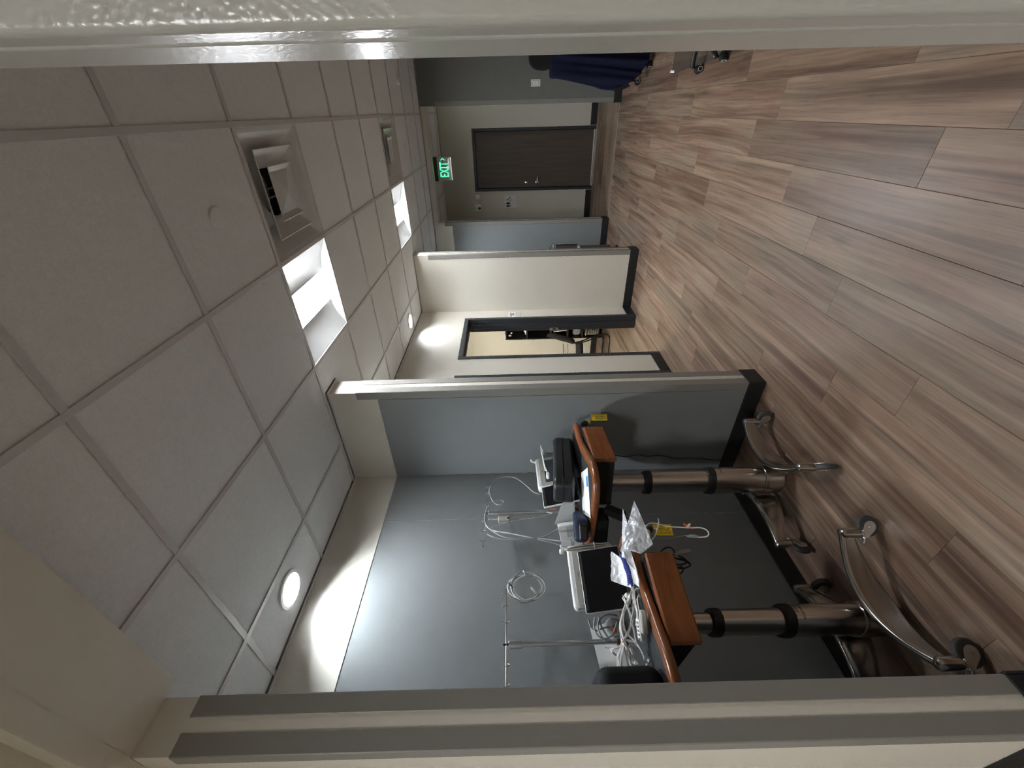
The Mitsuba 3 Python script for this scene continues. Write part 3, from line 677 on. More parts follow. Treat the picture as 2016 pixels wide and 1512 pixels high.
# lead wires of the nearest cart: a white splitter block with its wires
k = thing('lead_wires', 'tangle of white lead wires with a white splitter block on the nearest cart', 'cable')
spm = bx(-.013, .013, -.040, .040, 0, .022, .004); spm = xf(spm, -32, (.235, -.072, .012))
sp = S('splitter', K1.top(spm), 'm_greyplastic', 30, k)
S('splitter_top', K1.top(xf(bx(-.030, .012, -.038, .036, .0, .016, .004), -28, (.195, -.085, .022))), 'm_cable_white', 30, k)
for i in range(5):
    q = xf(bx(-.014, .008, -.033 + i * .0135, -.026 + i * .0135, .016, .020, .001), -28, (.195, -.085, .022)); S('wire_port', K1.top(q), 'm_greyplastic', 30, k)
LEADS = [[(0.2, -0.065, 0.03), (0.2, -0.016, 0.021), (0.2, 0.035, 0.019), (0.2, 0.066, 0.002), (0.2, 0.062, -0.014), (0.2, 0.013, -0.017), (0.2, -0.042, -0.013)], [(0.2, -0.062, 0.021), (0.2, -0.011, 0.014), (0.2, 0.035, 0.005), (0.2, 0.045, -0.006), (0.2, 0.013, -0.014), (0.2, -0.044, -0.009)], [(0.15, 0.062, 0.054), (0.15, 0.019, 0.047), (0.15, -0.022, 0.04), (0.15, -0.066, 0.038), (0.15, -0.111, 0.041)], [(0.15, 0.08, 0.01), (0.15, 0.032, 0.049), (0.15, -0.006, 0.075), (0.15, -0.045, 0.092), (0.15, -0.1, 0.093)], [(0.15, 0.091, -0.001), (0.15, 0.04, 0.031), (0.15, -0.001, 0.063), (0.15, -0.046, 0.089), (0.15, -0.079, 0.096), (0.15, -0.105, 0.092)], [(0.15, 0.127, -0.025), (0.15, 0.082, -0.005), (0.15, 0.034, 0.007), (0.15, -0.015, 0.03), (0.15, -0.07, 0.065), (0.15, -0.103, 0.094)], [(0.15, 0.206, -0.051), (0.15, 0.156, -0.029), (0.15, 0.093, -0.007), (0.15, 0.034, 0.005), (0.15, -0.022, 0.027), (0.15, -0.059, 0.049)], [(0.15, 0.056, 0.027), (0.15, 0.004, 0.062), (0.15, -0.038, 0.079), (0.15, -0.075, 0.077), (0.15, -0.101, 0.054), (0.15, -0.134, 0.034), (0.15, -0.165, 0.022)], [(0.15, -0.1, 0.093), (0.15, -0.108, 0.061), (0.15, -0.132, 0.033), (0.15, -0.172, 0.021)], [(0.13, -0.095, 0.088), (0.13, -0.126, 0.106), (0.13, -0.154, 0.122), (0.13, -0.177, 0.13), (0.13, -0.195, 0.132)], [(0.13, -0.095, 0.085), (0.13, -0.13, 0.103), (0.13, -0.16, 0.118), (0.13, -0.193, 0.123)], [(0.13, -0.097, 0.083), (0.13, -0.134, 0.101), (0.13, -0.17, 0.116), (0.13, -0.191, 0.118)], [(0.13, -0.099, 0.089), (0.13, -0.133, 0.077), (0.13, -0.163, 0.059), (0.13, -0.183, 0.051)], [(0.13, -0.097, 0.086), (0.13, -0.151, 0.079), (0.13, -0.171, 0.079), (0.13, -0.184, 0.074)], [(0.13, -0.095, 0.081), (0.13, -0.11, 0.051), (0.13, -0.134, 0.029), (0.13, -0.156, 0.014)], [(0.13, -0.114, 0.064), (0.13, -0.143, 0.08), (0.13, -0.167, 0.074), (0.13, -0.183, 0.06)], [(0.13, -0.123, 0.063), (0.13, -0.157, 0.062), (0.13, -0.183, 0.06)], [(0.1, -0.107, 0.16), (0.1, -0.116, 0.143), (0.1, -0.118, 0.124), (0.1, -0.11, 0.103), (0.1, -0.096, 0.091)], [(0.1, -0.114, 0.139), (0.1, -0.13, 0.136), (0.1, -0.137, 0.123), (0.1, -0.135, 0.111)], [(0.16, 0.031, 0.043), (0.16, 0.062, 0.013), (0.16, 0.089, -0.002), (0.16, 0.119, -0.032)]]
for p in LEADS:
    q = np.array(p); q[:, 2] = np.maximum(q[:, 2] * .9 + .008, .006) if q[:, 0].mean() < .18 else q[:, 2] + .006
    q[:, 0] += np.array([rng.uniform(-.006, .006) for _ in q])
    cord('lead_wire', K1, q, .0026, 'm_cable_white', k, 26, seg=6)
    q2 = q + np.array([[rng.uniform(-.012, .004), rng.uniform(-.010, .010), rng.uniform(.0, .008)] for _ in q])
    cord('lead_wire', K1, q2, .0024, 'm_cable_white', k, 26, seg=6)
for (x, y, z, a) in ((.14, -.19, .02, 20), (.15, -.175, .012, -30), (.12, -.20, .016, 60), (.16, .05, .03, 10), (.13, .03, .045, 70)):
    S('clip', K1.top(xf(bx(-.012, .012, -.005, .005, 0, .008, .002), a, (x, y, z))), 'm_cable_white', 30, k)
S('plug', K1.top(xf(cat(lathe([(0, 0), (.011, 0), (.012, .004), (.012, .012), (.009, .016), (.009, .024), (.011, .028), (.011, .034), (.005, .04), (0, .04)], 20)), 0, (.14, .064, .008))), 'm_cable_white', 40, k)

# grey cable and the round white module behind
k = thing('patient_cable', 'coiled grey cable behind the tablet on the nearest cart', 'cable')
GREY = [[(-0.08, 0.073, 0.133), (-0.08, 0.037, 0.144), (-0.08, 0.001, 0.137), (-0.08, -0.015, 0.11), (-0.08, -0.008, 0.079), (-0.08, 0.024, 0.051), (-0.08, 0.051, 0.036)], [(-0.1, 0.084, 0.023), (-0.1, 0.092, 0.058), (-0.1, 0.08, 0.098), (-0.1, 0.052, 0.122), (-0.1, 0.019, 0.122), (-0.1, -0.012, 0.104), (-0.1, -0.019, 0.075)], [(-0.1, 0.083, 0.113), (-0.1, 0.043, 0.108), (-0.1, 0.01, 0.093), (-0.1, -0.017, 0.078)], [(-0.12, 0.083, 0.159), (-0.12, 0.057, 0.156), (-0.12, 0.037, 0.144), (-0.12, 0.031, 0.123)], [(-0.1, 0.03, 0.117), (-0.1, 0.037, 0.088), (-0.1, 0.036, 0.058), (-0.1, 0.025, 0.048)]]
for p in GREY: cord('cable', K1, [(a - .03, b, c + .01) for a, b, c in p], .0040, 'm_cable_grey', k, 30)
mod = thing('round_module', 'round white module with an orange sticker standing by the mast of the nearest cart', 'device')
mm = lathe([(0, -.014), (.038, -.014), (.043, -.008), (.044, 0), (.043, .010), (.036, .016), (0, .018)], 36); mm.apply_transform(frame((0, 1, 0), (0, 0, 1), (1, 0, 0), (-.150, .040, .056)))
S('body', K1.top(cat(mm, bx(-.165, -.135, .015, .065, 0.002, .02, .004))), 'm_clear', 40, mod)
st = lathe([(0, .0), (.013, 0), (.013, .0006), (0, .0006)], 20, sx=1.3); st.apply_transform(frame((0, 1, 0), (0, 0, 1), (1, 0, 0), (-.1325, .030, .062))); S('sticker', K1.top(st), 'm_orange', 30, mod)
k = thing('paper_sheet', 'white printed sheet leaning behind the mast of the nearest cart', 'paper')
def sheet(pts, t=.0006, n=10, curve=0.0, amp=0.0, seed=0):
    """thin closed sheet through four corner points (local), bowed and wrinkled"""
    A_, B_, C_, D_ = [np.array(q, float) for q in pts]; u = np.linspace(0, 1, n); V = []
    nr = np.cross(B_ - A_, D_ - A_); nr /= np.linalg.norm(nr)
    for a in u:
        for b in u:
            q = (A_ * (1 - a) + B_ * a) * (1 - b) + (D_ * (1 - a) + C_ * a) * b
            V.append(q + nr * curve * math.sin(math.pi * a) * math.sin(math.pi * (b * .5 + .25)))
    V = np.array(V)
    if amp:
        d_ = (meshkit.fbm(V * 28 + seed * 7.3, 3) - .5) * 2 * amp
        R3 = np.array([[.8, .5, .33], [-.52, .84, .1], [-.25, -.22, .94]])
        for fq, w_ in ((24, 2.4), (52, 1.5), (105, .7)): d_ += (np.abs(meshkit.noise((V @ R3) * fq + seed * 3.1) - .5) - .25) * amp * w_
        V = V + nr * d_[:, None]
    V2 = np.vstack([V + nr * t / 2, V - nr * t / 2]); F = []; m = n * n
    for i in range(n - 1):
        for j in range(n - 1):
            a = i * n + j; F += [(a, a + n, a + n + 1), (a, a + n + 1, a + 1), (m + a, m + a + n + 1, m + a + n), (m + a, m + a + 1, m + a + n + 1)]
    edge = [i for i in range(n)] + [i * n + n - 1 for i in range(1, n)] + [n * n - 1 - i for i in range(1, n)] + [i * n for i in range(n - 2, 0, -1)]
    for a, b in zip(edge, edge[1:] + edge[:1]): F += [(a, b, m + b), (a, m + b, m + a)]
    t_ = tm(V2, F)
    if t_.volume < 0: t_.invert()
    return t_
S('sheet', K1.top(sheet([(-.252, .115, .010), (-.212, -.235, .010), (-.238, -.165, .128), (-.262, .080, .150)], curve=.012)), 'm_paper', True, k)
for i in range(6): S('print', K1.top(bx(-.2385, -.237, -.155 + .004 * (i % 3), -.08 - .006 * (i % 2), .112 - i * .006, .1135 - i * .006)), 'm_ink', False, k)

# silver and white bags with a blue coiled lead inside
def bag(label, pts, m, amp, seed, curve=.01, n=44, thick=.007):
    k = thing('foil_bag', label, 'bag')
    S('sleeve', K1.top(sheet(pts, thick, n, curve, amp, seed)), m, 25, k)
    return k
bag('silver foil bag hanging over the corner of the nearest cart', [(.262, .200, .055), (.285, .175, -.020), (.300, .205, -.078), (.252, .450, -.068)], 'm_silver', .006, 1)
bag('narrow silver bag standing behind the foil bag on the nearest cart', [(.22, .190, .045), (.235, .170, .012), (.24, .330, -.012), (.20, .445, -.020)], 'm_silver', .006, 2)
bag('white crinkled bag leaning on the tablet of the nearest cart', [(.175, .240, .070), (.215, .185, .045), (.215, .062, .030), (.165, .115, .095)], 'm_bagwhite', .005, 3, .012)
bag('white bag lying in front of the blue coiled lead on the nearest cart', [(.235, .225, .035), (.252, .195, .008), (.262, .105, .006), (.250, .150, .035)], 'm_bagwhite', .005, 4, .008)
bag('small crumpled white wrapper below the blue coiled lead on the nearest cart', [(.24, .150, .022), (.262, .115, .006), (.255, .045, .006), (.235, .075, .022)], 'm_bagwhite', .006, 5, .006)
k = thing('coiled_lead', 'blue coiled lead between the white bags on the nearest cart', 'cable')
t_ = np.linspace(0, 1, 260); ax_ = spl([(.205, .205, .040), (.215, .165, .034), (.218, .120, .030), (.205, .075, .032)], 260)
ph = t_ * 2 * math.pi * 17
S('coil', K1.top(tube(ax_ + np.c_[np.cos(ph) * .010, np.zeros_like(ph), np.sin(ph) * .010], .0029, 7)), 'm_blue', True, k)
S('core', K1.top(tube(ax_[::20], .0075, 10)), 'm_blue', True, k)

# tag, fob, cord and cables that hang from the nearest cart
def hang_tag(K, label, P4, hole, fob_pts, m_fob, lines=6, head=True):
    k = thing('caution_tag', label, 'tag')
    A_, B_, C_, D_ = [np.array(q, float) for q in P4]
    S('card', K.top(sheet([A_, B_, C_, D_], .0012, 4)), 'm_yellow', False, k)
    ex = (B_ - A_); ey = (D_ - A_); nr = np.cross(ex, ey); nr /= np.linalg.norm(nr)
    if nr[0] < 0: nr = -nr
    def line(u0, u1, v, wv):
        q = [A_ + ex * u0 + ey * (v - wv), A_ + ex * u1 + ey * (v - wv), A_ + ex * u1 + ey * (v + wv), A_ + ex * u0 + ey * (v + wv)]
        S('print', K.top(tm([p_ + nr * .0009 for p_ in q], [(0, 1, 2), (0, 2, 3)])), 'm_ink', False, k)
    line(.42, .78, .14, .035)
    for i in range(lines): line(.24, .90 - .12 * (i % 3 == 2) - .05 * (i % 2), .32 + i * .105, .018)
    e_ = lathe([(.0025, -.0008), (.0055, -.0012), (.0055, .0012), (.0025, .0008)], 14); u = ex / np.linalg.norm(ex); v = np.cross(nr, u)
    e_.apply_transform(frame(u, v, nr, A_ + ex * .10 + ey * .47)); S('eyelet', K.top(e_), 'm_orange', 30, k)
    return k
h1 = hang_tag(K1, 'yellow caution tag with black print hanging below the silver bag', [(.2, .353, -.139), (.2, .351, -.222), (.2, .296, -.220), (.2, .298, -.143)], None, None, None)
fb = thing('plug_fob', 'cream and black plug hanging beside the yellow tag under the silver bag', 'plug')
f1 = lathe([(0, 0), (.011, .002), (.015, .014), (.016, .026), (.012, .036), (0, .038)], 20); f2 = lathe([(0, -.024), (.010, -.022), (.014, -.010), (.013, .001), (0, .001)], 20)
Mf = Rz(math.radians(38), (1, 0, 0)); 
for q, mm_, nm in ((f1, 'm_cream_plastic', 'cap'), (f2, 'm_black', 'plug_body')):
    q.apply_transform(Mf); q.apply_translation((.20, .322, -.112)); S(nm, K1.top(q), mm_, 40, fb)
k = thing('sensor_lead', 'thin white lead looping far below the nearest cart, with an orange and white flag', 'cable')
cord('lead', K1, [(0.2, 0.346, -0.107), (0.2, 0.359, -0.127), (0.2, 0.36, -0.151), (0.2, 0.352, -0.177), (0.2, 0.341, -0.209), (0.2, 0.338, -0.236), (0.2, 0.334, -0.276), (0.2, 0.331, -0.321), (0.2, 0.329, -0.36), (0.2, 0.32, -0.376), (0.2, 0.304, -0.382), (0.2, 0.289, -0.371), (0.2, 0.284, -0.343), (0.2, 0.284, -0.324)], .0029, 'm_cable_white', k)
cord('lead', K1, [(0.2, 0.284, -0.324), (0.2, 0.291, -0.299), (0.2, 0.294, -0.271), (0.2, 0.287, -0.231), (0.2, 0.283, -0.199), (0.2, 0.281, -0.16), (0.2, 0.28, -0.132)], .0017, 'm_cable_grey', k)
S('flag', K1.top(sheet([(.2015, .357, -.283), (.2015, .346, -.279), (.2015, .322, -.312), (.2015, .333, -.316)], .001, 3)), 'm_orange', False, k)
S('flag_label', K1.top(sheet([(.204, .352, -.306), (.204, .349, -.316), (.204, .327, -.294), (.204, .329, -.282)], .001, 3)), 'm_paper', False, k)
S('connector', K1.top(cat(tube([(.20, .286, -.330), (.20, .289, -.318), (.20, .291, -.292), (.20, .290, -.276)], [.004, .0075, .0075, .003], 12))), 'm_cable_grey', 40, k)
k = thing('cable_tie', 'white plastic tie dangling from the yellow tag under the silver bag', 'cable tie')
cord('strap', K1, [(a + .003, b, c) for a, b, c in [(0.2, 0.382, -0.173), (0.2, 0.353, -0.167), (0.2, 0.323, -0.15), (0.2, 0.294, -0.132), (0.2, 0.274, -0.111)]], .0027, 'm_cable_white', k)
cord('strap', K1, [(0.2, 0.334, -0.118), (0.2, 0.332, -0.135), (0.2, 0.332, -0.153)], .0024, 'm_cable_white', k)
k = thing('power_cable', 'looped black power cable hanging behind the drawer of the nearest cart', 'cable')
BLK = [[(0.02, 0.323, -0.215), (0.02, 0.343, -0.234), (0.02, 0.355, -0.259), (0.02, 0.355, -0.275), (0.02, 0.341, -0.288), (0.02, 0.321, -0.286), (0.02, 0.311, -0.272), (0.02, 0.316, -0.246)], [(0.02, 0.311, -0.27), (0.02, 0.299, -0.291), (0.02, 0.296, -0.319), (0.02, 0.281, -0.339), (0.02, 0.266, -0.348), (0.02, 0.254, -0.329), (0.02, 0.248, -0.303), (0.02, 0.251, -0.279)], [(-0.0, 0.286, -0.279), (0.0, 0.277, -0.297), (0.0, 0.279, -0.322), (0.0, 0.291, -0.343), (0.0, 0.308, -0.335), (0.0, 0.32, -0.309)], [(0.02, 0.253, -0.276), (0.02, 0.252, -0.304), (0.02, 0.238, -0.301), (0.02, 0.228, -0.292), (0.02, 0.222, -0.276)], [(0.01, 0.311, -0.279), (0.01, 0.298, -0.305), (0.01, 0.29, -0.332), (0.01, 0.275, -0.347)]]
for p in BLK: cord('loop', K1, [(a - .05, b + .004, c) for a, b, c in p], .0036, 'm_black', k)
S('plug', K1.top(tube([(-.03, .322, -.285), (-.03, .325, -.300), (-.03, .330, -.315), (-.03, .338, -.365), (-.03, .339, -.372)], [.005, .007, .011, .011, .007], 12)), 'm_greyplastic', 40, k)

# cable bundle hooked on the near recorder
k = thing('bundled_lead', 'bundle of pale cable tied up on the side of the white recorder, nearest cart', 'cable')
bp = np.array([(-.02, .356, .245), (-.015, .360, .20), (-.01, .364, .15), (-.005, .368, .10), (0, .370, .055)])
for i in range(9):
    a = 2 * math.pi * i / 9; r_ = .010 if i else 0
    w = np.array([.35, .95, 1.0, .9, .3])[:, None]
    cord('strand', K1, bp + w * np.array([[r_ * math.cos(a), r_ * math.sin(a), 0]]), .0034, 'm_greyplastic', k)
S('band', K1.top(tube(spl([(-.005 + .0145 * math.cos(a), .3675 + .0145 * math.sin(a), .108 + .003 * math.cos(a)) for a in np.linspace(0, 2 * math.pi, 13)[:-1]], 24, True), .0028, 6, True)), 'm_cable_white', True, k)
S('clip', K1.top(cat(bx(-.034, -.008, .338, .360, .262, .284, .005), tube([(-.02, .352, .26), (-.02, .356, .235)], .004, 8))), 'm_cable_white', 30, k)

# coil on the near lead arm
k = thing('hanging_coil', 'coil of thin grey cable hanging from the lead arm of the nearest cart', 'cable')
cc = np.array([-.195, .256, .453])
for i in range(6):
    r1, r2 = .068 + rng.uniform(-.007, .006), .086 + rng.uniform(-.006, .006); o = rng.uniform(-.006, .006)
    q = [(cc[0] + o * math.sin(a), cc[1] + rng.uniform(-.001, .001) + o + r1 * math.cos(a), cc[2] + .006 * i - .015 + r2 * math.sin(a)) for a in np.linspace(0, 2 * math.pi, 25)[:-1]]
    S('turn', K1.top(tube(spl(q, 60, True), .0029, 6, True)), 'm_cable_grey' if i % 2 else 'm_cable_white', True, k)
S('connector', K1.top(tube([(-.192, .215, .395), (-.192, .222, .404), (-.192, .246, .424), (-.192, .254, .430)], [.004, .0075, .0075, .003], 10)), 'm_greyplastic', 40, k)
S('tie', K1.top(tube(spl([(-.195 + .008 * math.cos(a), .256 + .012 * math.sin(a) + .01, .535 + .011 * math.sin(a)) for a in np.linspace(0, 2 * math.pi, 9)[:-1]], 16, True), .0026, 6, True)), 'm_black', True, k)
S('tie', K1.top(tube(spl([(-.195 + .008 * math.cos(a), .328 + .011 * math.sin(a), .462 + .004 * math.sin(a)) for a in np.linspace(0, 2 * math.pi, 9)[:-1]], 16, True), .0022, 6, True)), 'm_cable_white', True, k)

# black soft bag at the near end of the near cart
k = thing('soft_bag', 'black soft bag at the near end of the nearest cart, half hidden by the partition', 'bag')
bm = puck(rounded(.30, .23, .055, 8), -.065, .065, .03, 5); bm.apply_transform(frame((1, 0, 0), (0, 0, 1), (0, -1, 0), (.10, -.275, .117)))
S('body', K1.top(bm), 'm_matte_black', 50, k)
for s in (0, .02): S('handle', K1.top(tube(spl([(.03, -.30 - s, .225), (.035, -.292 - s, .255), (.10, -.288 - s, .262), (.165, -.292 - s, .25), (.17, -.30 - s, .225)], 22), .0065, 8)), 'm_black', 50, k)

# ---- things on the farther cart
k = thing('carrying_case', 'black zipped carrying case with webbing handles on the farther cart', 'case')
cm = puck(rounded(.49, .165, .055, 8), 0, .118, .022, 5); cm.apply_transform(frame((0, 1, 0), (-1, 0, 0), (0, 0, 1), (0, 0, 0)))
Mc = Rz(math.radians(-6.0), (1, 0, 0)); Lc = (.060, .075, .029)
def PC(m_): m_ = m_.copy(); m_.apply_transform(Mc); m_.apply_translation(Lc); return K2.top(m_)
S('shell', PC(cm), 'm_case', 50, k)
mat('m_case', (0.016, 0.017, 0.018), 0.34, 0.45)
mat('m_web', (0.014, 0.013, 0.014), 0.85, 0.2)
zl = rounded(.494, .169, .057, 8); S('zip', PC(tube(np.c_[-zl[:, 1], zl[:, 0], np.full(len(zl), .066)], .0032, 6, True)), 'm_web', True, k)
for s in (.028, .075):
    S('handle', PC(tube(spl([(.02, .235, s + .02), (.03, .262, s + .03), (.01, .275, s + .035), (-.03, .262, s + .03), (-.035, .24, s + .02)], 18), [.010] * 18, 8)), 'm_web', True, k)
lg = meshkit.text_mesh('ACE', .012, .0006); lg.apply_transform(frame((0, 1, 0), (-1, 0, 0), (0, 0, 1), (.058, -.02, .1178))); S('lettering', PC(lg), 'm_alu', False, k)
k = thing('white_lead', 'white lead with a small connector looped over the black carrying case', 'cable')
for p, r_ in (([(-.02, .30, .19), (.03, .302, .20), (.04, .285, .205), (-.0, .20, .197), (-.02, .13, .19), (-.005, .10, .183)], .0028), ([(.045, .31, .205), (.035, .295, .205), (.018, .21, .199), (.0, .13, .19), (-.005, .10, .183)], .0028)): cord('lead', K2, [(a + .03, b, c) for a, b, c in p], r_, 'm_cable_white', k)
S('connector', K2.top(bx(.005, .04, .045, .075, .172, .190, .004)), 'm_cable_white', 30, k)
cord('lead', K2, [(.02, .05, .180), (.03, .03, .180), (.05, .0, .184)], .0022, 'm_cable_white', k)
# what lies under and beside it
k = thing('paper_card', 'white card with a blue square under the edge of the black carrying case', 'paper')
S('card', K2.top(sheet([(.125, -.060, .006), (.262, -.200, .003), (.060, -.352, .004), (-.055, -.185, .010)], .0014, 8, .003)), 'm_paper', True, k)
S('print', K2.top(sheet([(.196, -.190, .0064), (.222, -.214, .0055), (.178, -.248, .0058), (.155, -.225, .0066)], .0008, 3)), 'm_printblue', False, k)
k = thing('pouch', 'navy blue soft pouch with an open black mouth at the corner of the farther cart', 'pouch')
pm = puck(rounded(.235, .125, .030, 6), 0, .05, .02, 4)
pv = np.array(pm.vertices); pv[:, 2] *= 1.0 + .5 * (pv[:, 0] > 0); pm.vertices = pv
S('body', K2.top(xf(pm, -58, (-.055, -.280, .013))), 'm_navy', 50, k)
S('lining', K2.top(xf(puck(rounded(.04, .085, .015, 4), .012, .052, .008), -58, (-.002, -.373, .012))), 'm_black', 40, k)
k = thing('brochure_box', 'white printed carton standing at the near end of the farther cart, behind the pouch', 'carton')
bb = bx(-.115, .045, -.034, 0, 0, .118, .002); bb.apply_transform(Rz(math.radians(-11), (0, 1, 0)))
PB = lambda m_: K2.top(xf(m_, 12, (-.172, -.160, .022)))
S('carton', PB(bb), 'm_paper', 30, k)
for u0, u1, v0, v1, mm_ in ((-.105, -.080, .102, .116, 'm_cable_grey'), (-.1, -.05, .06, .064, 'm_cable_grey'), (-.1, -.06, .05, .054, 'm_cable_grey'), (-.03, .035, .01, .075, 'm_clear')):
    q = bx(u0, u1, -.0348, -.0338, v0, v1); q.apply_transform(Rz(math.radians(-11), (0, 1, 0))); S('print', PB(q), mm_, 30, k)
k = thing('clear_sleeve', 'clear plastic sleeve beside the white carton on the farther cart', 'sleeve')
S('sleeve', K2.top(sheet([(-.16, -.150, .160), (-.005, -.128, .112), (.0, -.125, .05), (-.14, -.145, .04)], .0016, 6, .004)), 'm_clear', True, k)
k = thing('folder', 'flat black folder under the black carrying case', 'folder')
S('folder', K2.top(sheet([(.19, .26, .004), (.215, -.02, .004), (-.02, -.08, .004), (-.03, .24, .004)], .004, 6)), 'm_gloss_black', 30, k)
# cords of the farther cart
k = thing('arm_cable', 'grey and white cables looped over the lead arm of the farther cart', 'cable')
for p, r_, mm_ in (([(-0.16, 0.113, 0.215), (-0.16, 0.129, 0.252), (-0.16, 0.182, 0.292), (-0.16, 0.242, 0.333), (-0.16, 0.29, 0.38), (-0.16, 0.302, 0.432), (-0.16, 0.294, 0.477), (-0.16, 0.257, 0.516), (-0.16, 0.213, 0.533), (-0.16, 0.171, 0.543), (-0.16, 0.117, 0.537), (-0.16, 0.06, 0.518), (-0.16, 0.028, 0.488), (-0.16, 0.03, 0.458), (-0.16, 0.049, 0.449), (-0.16, 0.063, 0.462), (-0.16, 0.064, 0.496), (-0.16, 0.038, 0.533), (-0.16, -0.02, 0.556), (-0.16, -0.081, 0.562), (-0.16, -0.136, 0.552), (-0.16, -0.175, 0.528), (-0.16, -0.203, 0.497), (-0.16, -0.232, 0.456), (-0.16, -0.249, 0.396), (-0.16, -0.253, 0.35)], .0036, 'm_cable_grey'), ([(-0.18, -0.028, 0.565), (-0.18, -0.09, 0.561), (-0.18, -0.139, 0.544), (-0.18, -0.164, 0.512), (-0.18, -0.182, 0.45), (-0.18, -0.206, 0.365), (-0.18, -0.231, 0.285)], .0034, 'm_cable_white'), ([(-0.18, -0.193, 0.542), (-0.18, -0.217, 0.501), (-0.18, -0.232, 0.443), (-0.18, -0.236, 0.369), (-0.18, -0.232, 0.316), (-0.18, -0.23, 0.252), (-0.18, -0.212, 0.203), (-0.18, -0.176, 0.155), (-0.18, -0.135, 0.116), (-0.18, -0.073, 0.072), (-0.18, 0.004, 0.032), (-0.18, 0.052, 0.003), (-0.18, 0.084, -0.029), (-0.18, 0.113, -0.022), (-0.18, 0.153, 0.01)], .0040, 'm_cable_grey'), ([(-0.18, 0.115, 0.016), (-0.18, 0.088, 0.005), (-0.18, 0.08, -0.028)], .0034, 'm_cable_white'), ([(-0.18, -0.232, 0.265), (-0.18, -0.242, 0.216), (-0.18, -0.255, 0.157), (-0.18, -0.263, 0.072)], .0032, 'm_cable_white'), ([(-0.18, -0.238, 0.266), (-0.18, -0.258, 0.217), (-0.18, -0.275, 0.169), (-0.18, -0.304, 0.117)], .0027, 'm_cable_grey')):
    cord('cable', K2, p, r_, mm_, k)
k = thing('finger_sensor', 'beige finger sensor hanging from the lead arm of the farther cart', 'sensor')
cord('lead', K2, [(-0.2, -0.053, 0.545), (-0.2, -0.054, 0.517), (-0.2, -0.055, 0.488)], .0036, 'm_cable_white', k)
S('body', K2.top(cat(bx(-.212, -.188, -.082, -.036, .415, .487, .007))), 'm_greyplastic', 30, k)
S('hole', K2.top(bx(-.1885, -.1872, -.066, -.050, .418, .430, .0003)), 'm_black', 30, k)
k = thing('thin_lead', 'thin clear lead with an orange and white flag by the mast of the farther cart', 'cable')
cord('lead', K2, [(-0.2, -0.123, 0.523), (-0.2, -0.096, 0.466), (-0.2, -0.074, 0.394), (-0.2, -0.057, 0.322), (-0.2, -0.046, 0.253), (-0.2, -0.033, 0.204), (-0.2, -0.019, 0.163), (-0.2, 0.007, 0.135)], .0019, 'm_clear', k)
S('flag', K2.top(sheet([(-.196, .022, .170), (-.196, .004, .172), (-.196, .000, .135), (-.196, .020, .130)], .001, 3)), 'm_orange', False, k)
S('flag_label', K2.top(sheet([(-.192, -.006, .190), (-.192, -.016, .194), (-.192, -.030, .165), (-.192, -.020, .160)], .001, 3)), 'm_paper', False, k)
h2 = hang_tag(K2, 'yellow caution tag hanging from the far corner of the farther cart', [(.25, .395, -.128), (.25, .390, -.232), (.25, .308, -.215), (.25, .308, -.118)], None, None, None)
fb = thing('plug_fob', 'black and yellow plug under the far corner of the farther cart', 'plug')
f1 = lathe([(0, 0), (.009, .002), (.012, .012), (.011, .022), (0, .024)], 18); f2 = lathe([(0, -.045), (.010, -.042), (.017, -.025), (.018, -.008), (.010, .001), (0, .001)], 18)
for q, mm_, nm in ((f1, 'm_yellow', 'cap'), (f2, 'm_black', 'plug_body')):
    q.apply_transform(Rz(math.radians(205), (1, 0, 0))); q.apply_translation((.235, .310, -.088)); S(nm, K2.top(q), mm_, 40, fb)
cord('loop', K2, [(.24, .325, -.075), (.245, .34, -.10), (.25, .335, -.125), (.248, .318, -.11), (.238, .312, -.085)], .0015, 'm_cable_white', fb)
k = thing('power_adapter', 'black power adapter hanging under the farther cart', 'adapter')
ad = bx(-.020, .020, -.030, .030, -.055, .055, .008); ad.apply_transform(Rz(math.radians(-38), (1, 0, 0))); ad.apply_translation((-.02, -.225, -.155)); S('brick', K2.top(ad), 'm_matte_black', 30, k)
cord('cord', K2, [(-.02, -.195, -.115), (-.03, -.18, -.08), (-.05, -.17, -.045)], .0035, 'm_black', k)
cord('cord', K2, [(-.02, -.26, -.20), (-.02, -.275, -.22), (-.02, -.285, -.26), (-.03, -.26, -.24)], .003, 'm_black', k)
tag(S('wall_cable', tube(spl([(-2.055, 2.085, 1.06), (-2.057, 2.10, .95), (-2.059, 2.1045, .881), (-2.071, 2.1045, .832), (-2.072, 2.1045, .796), (-2.060, 2.1045, .725), (-2.077, 2.1045, .65), (-2.069, 2.1045, .597), (-2.082, 2.1045, .522), (-2.105, 2.1045, .445), (-2.109, 2.1045, .334), (-2.128, 2.100, .13), (-2.13, 2.098, .02)], 80), .0026, 6), 'm_black', True),
    'thin wavy black cable running down the grey partition behind the farther cart', 'cable')

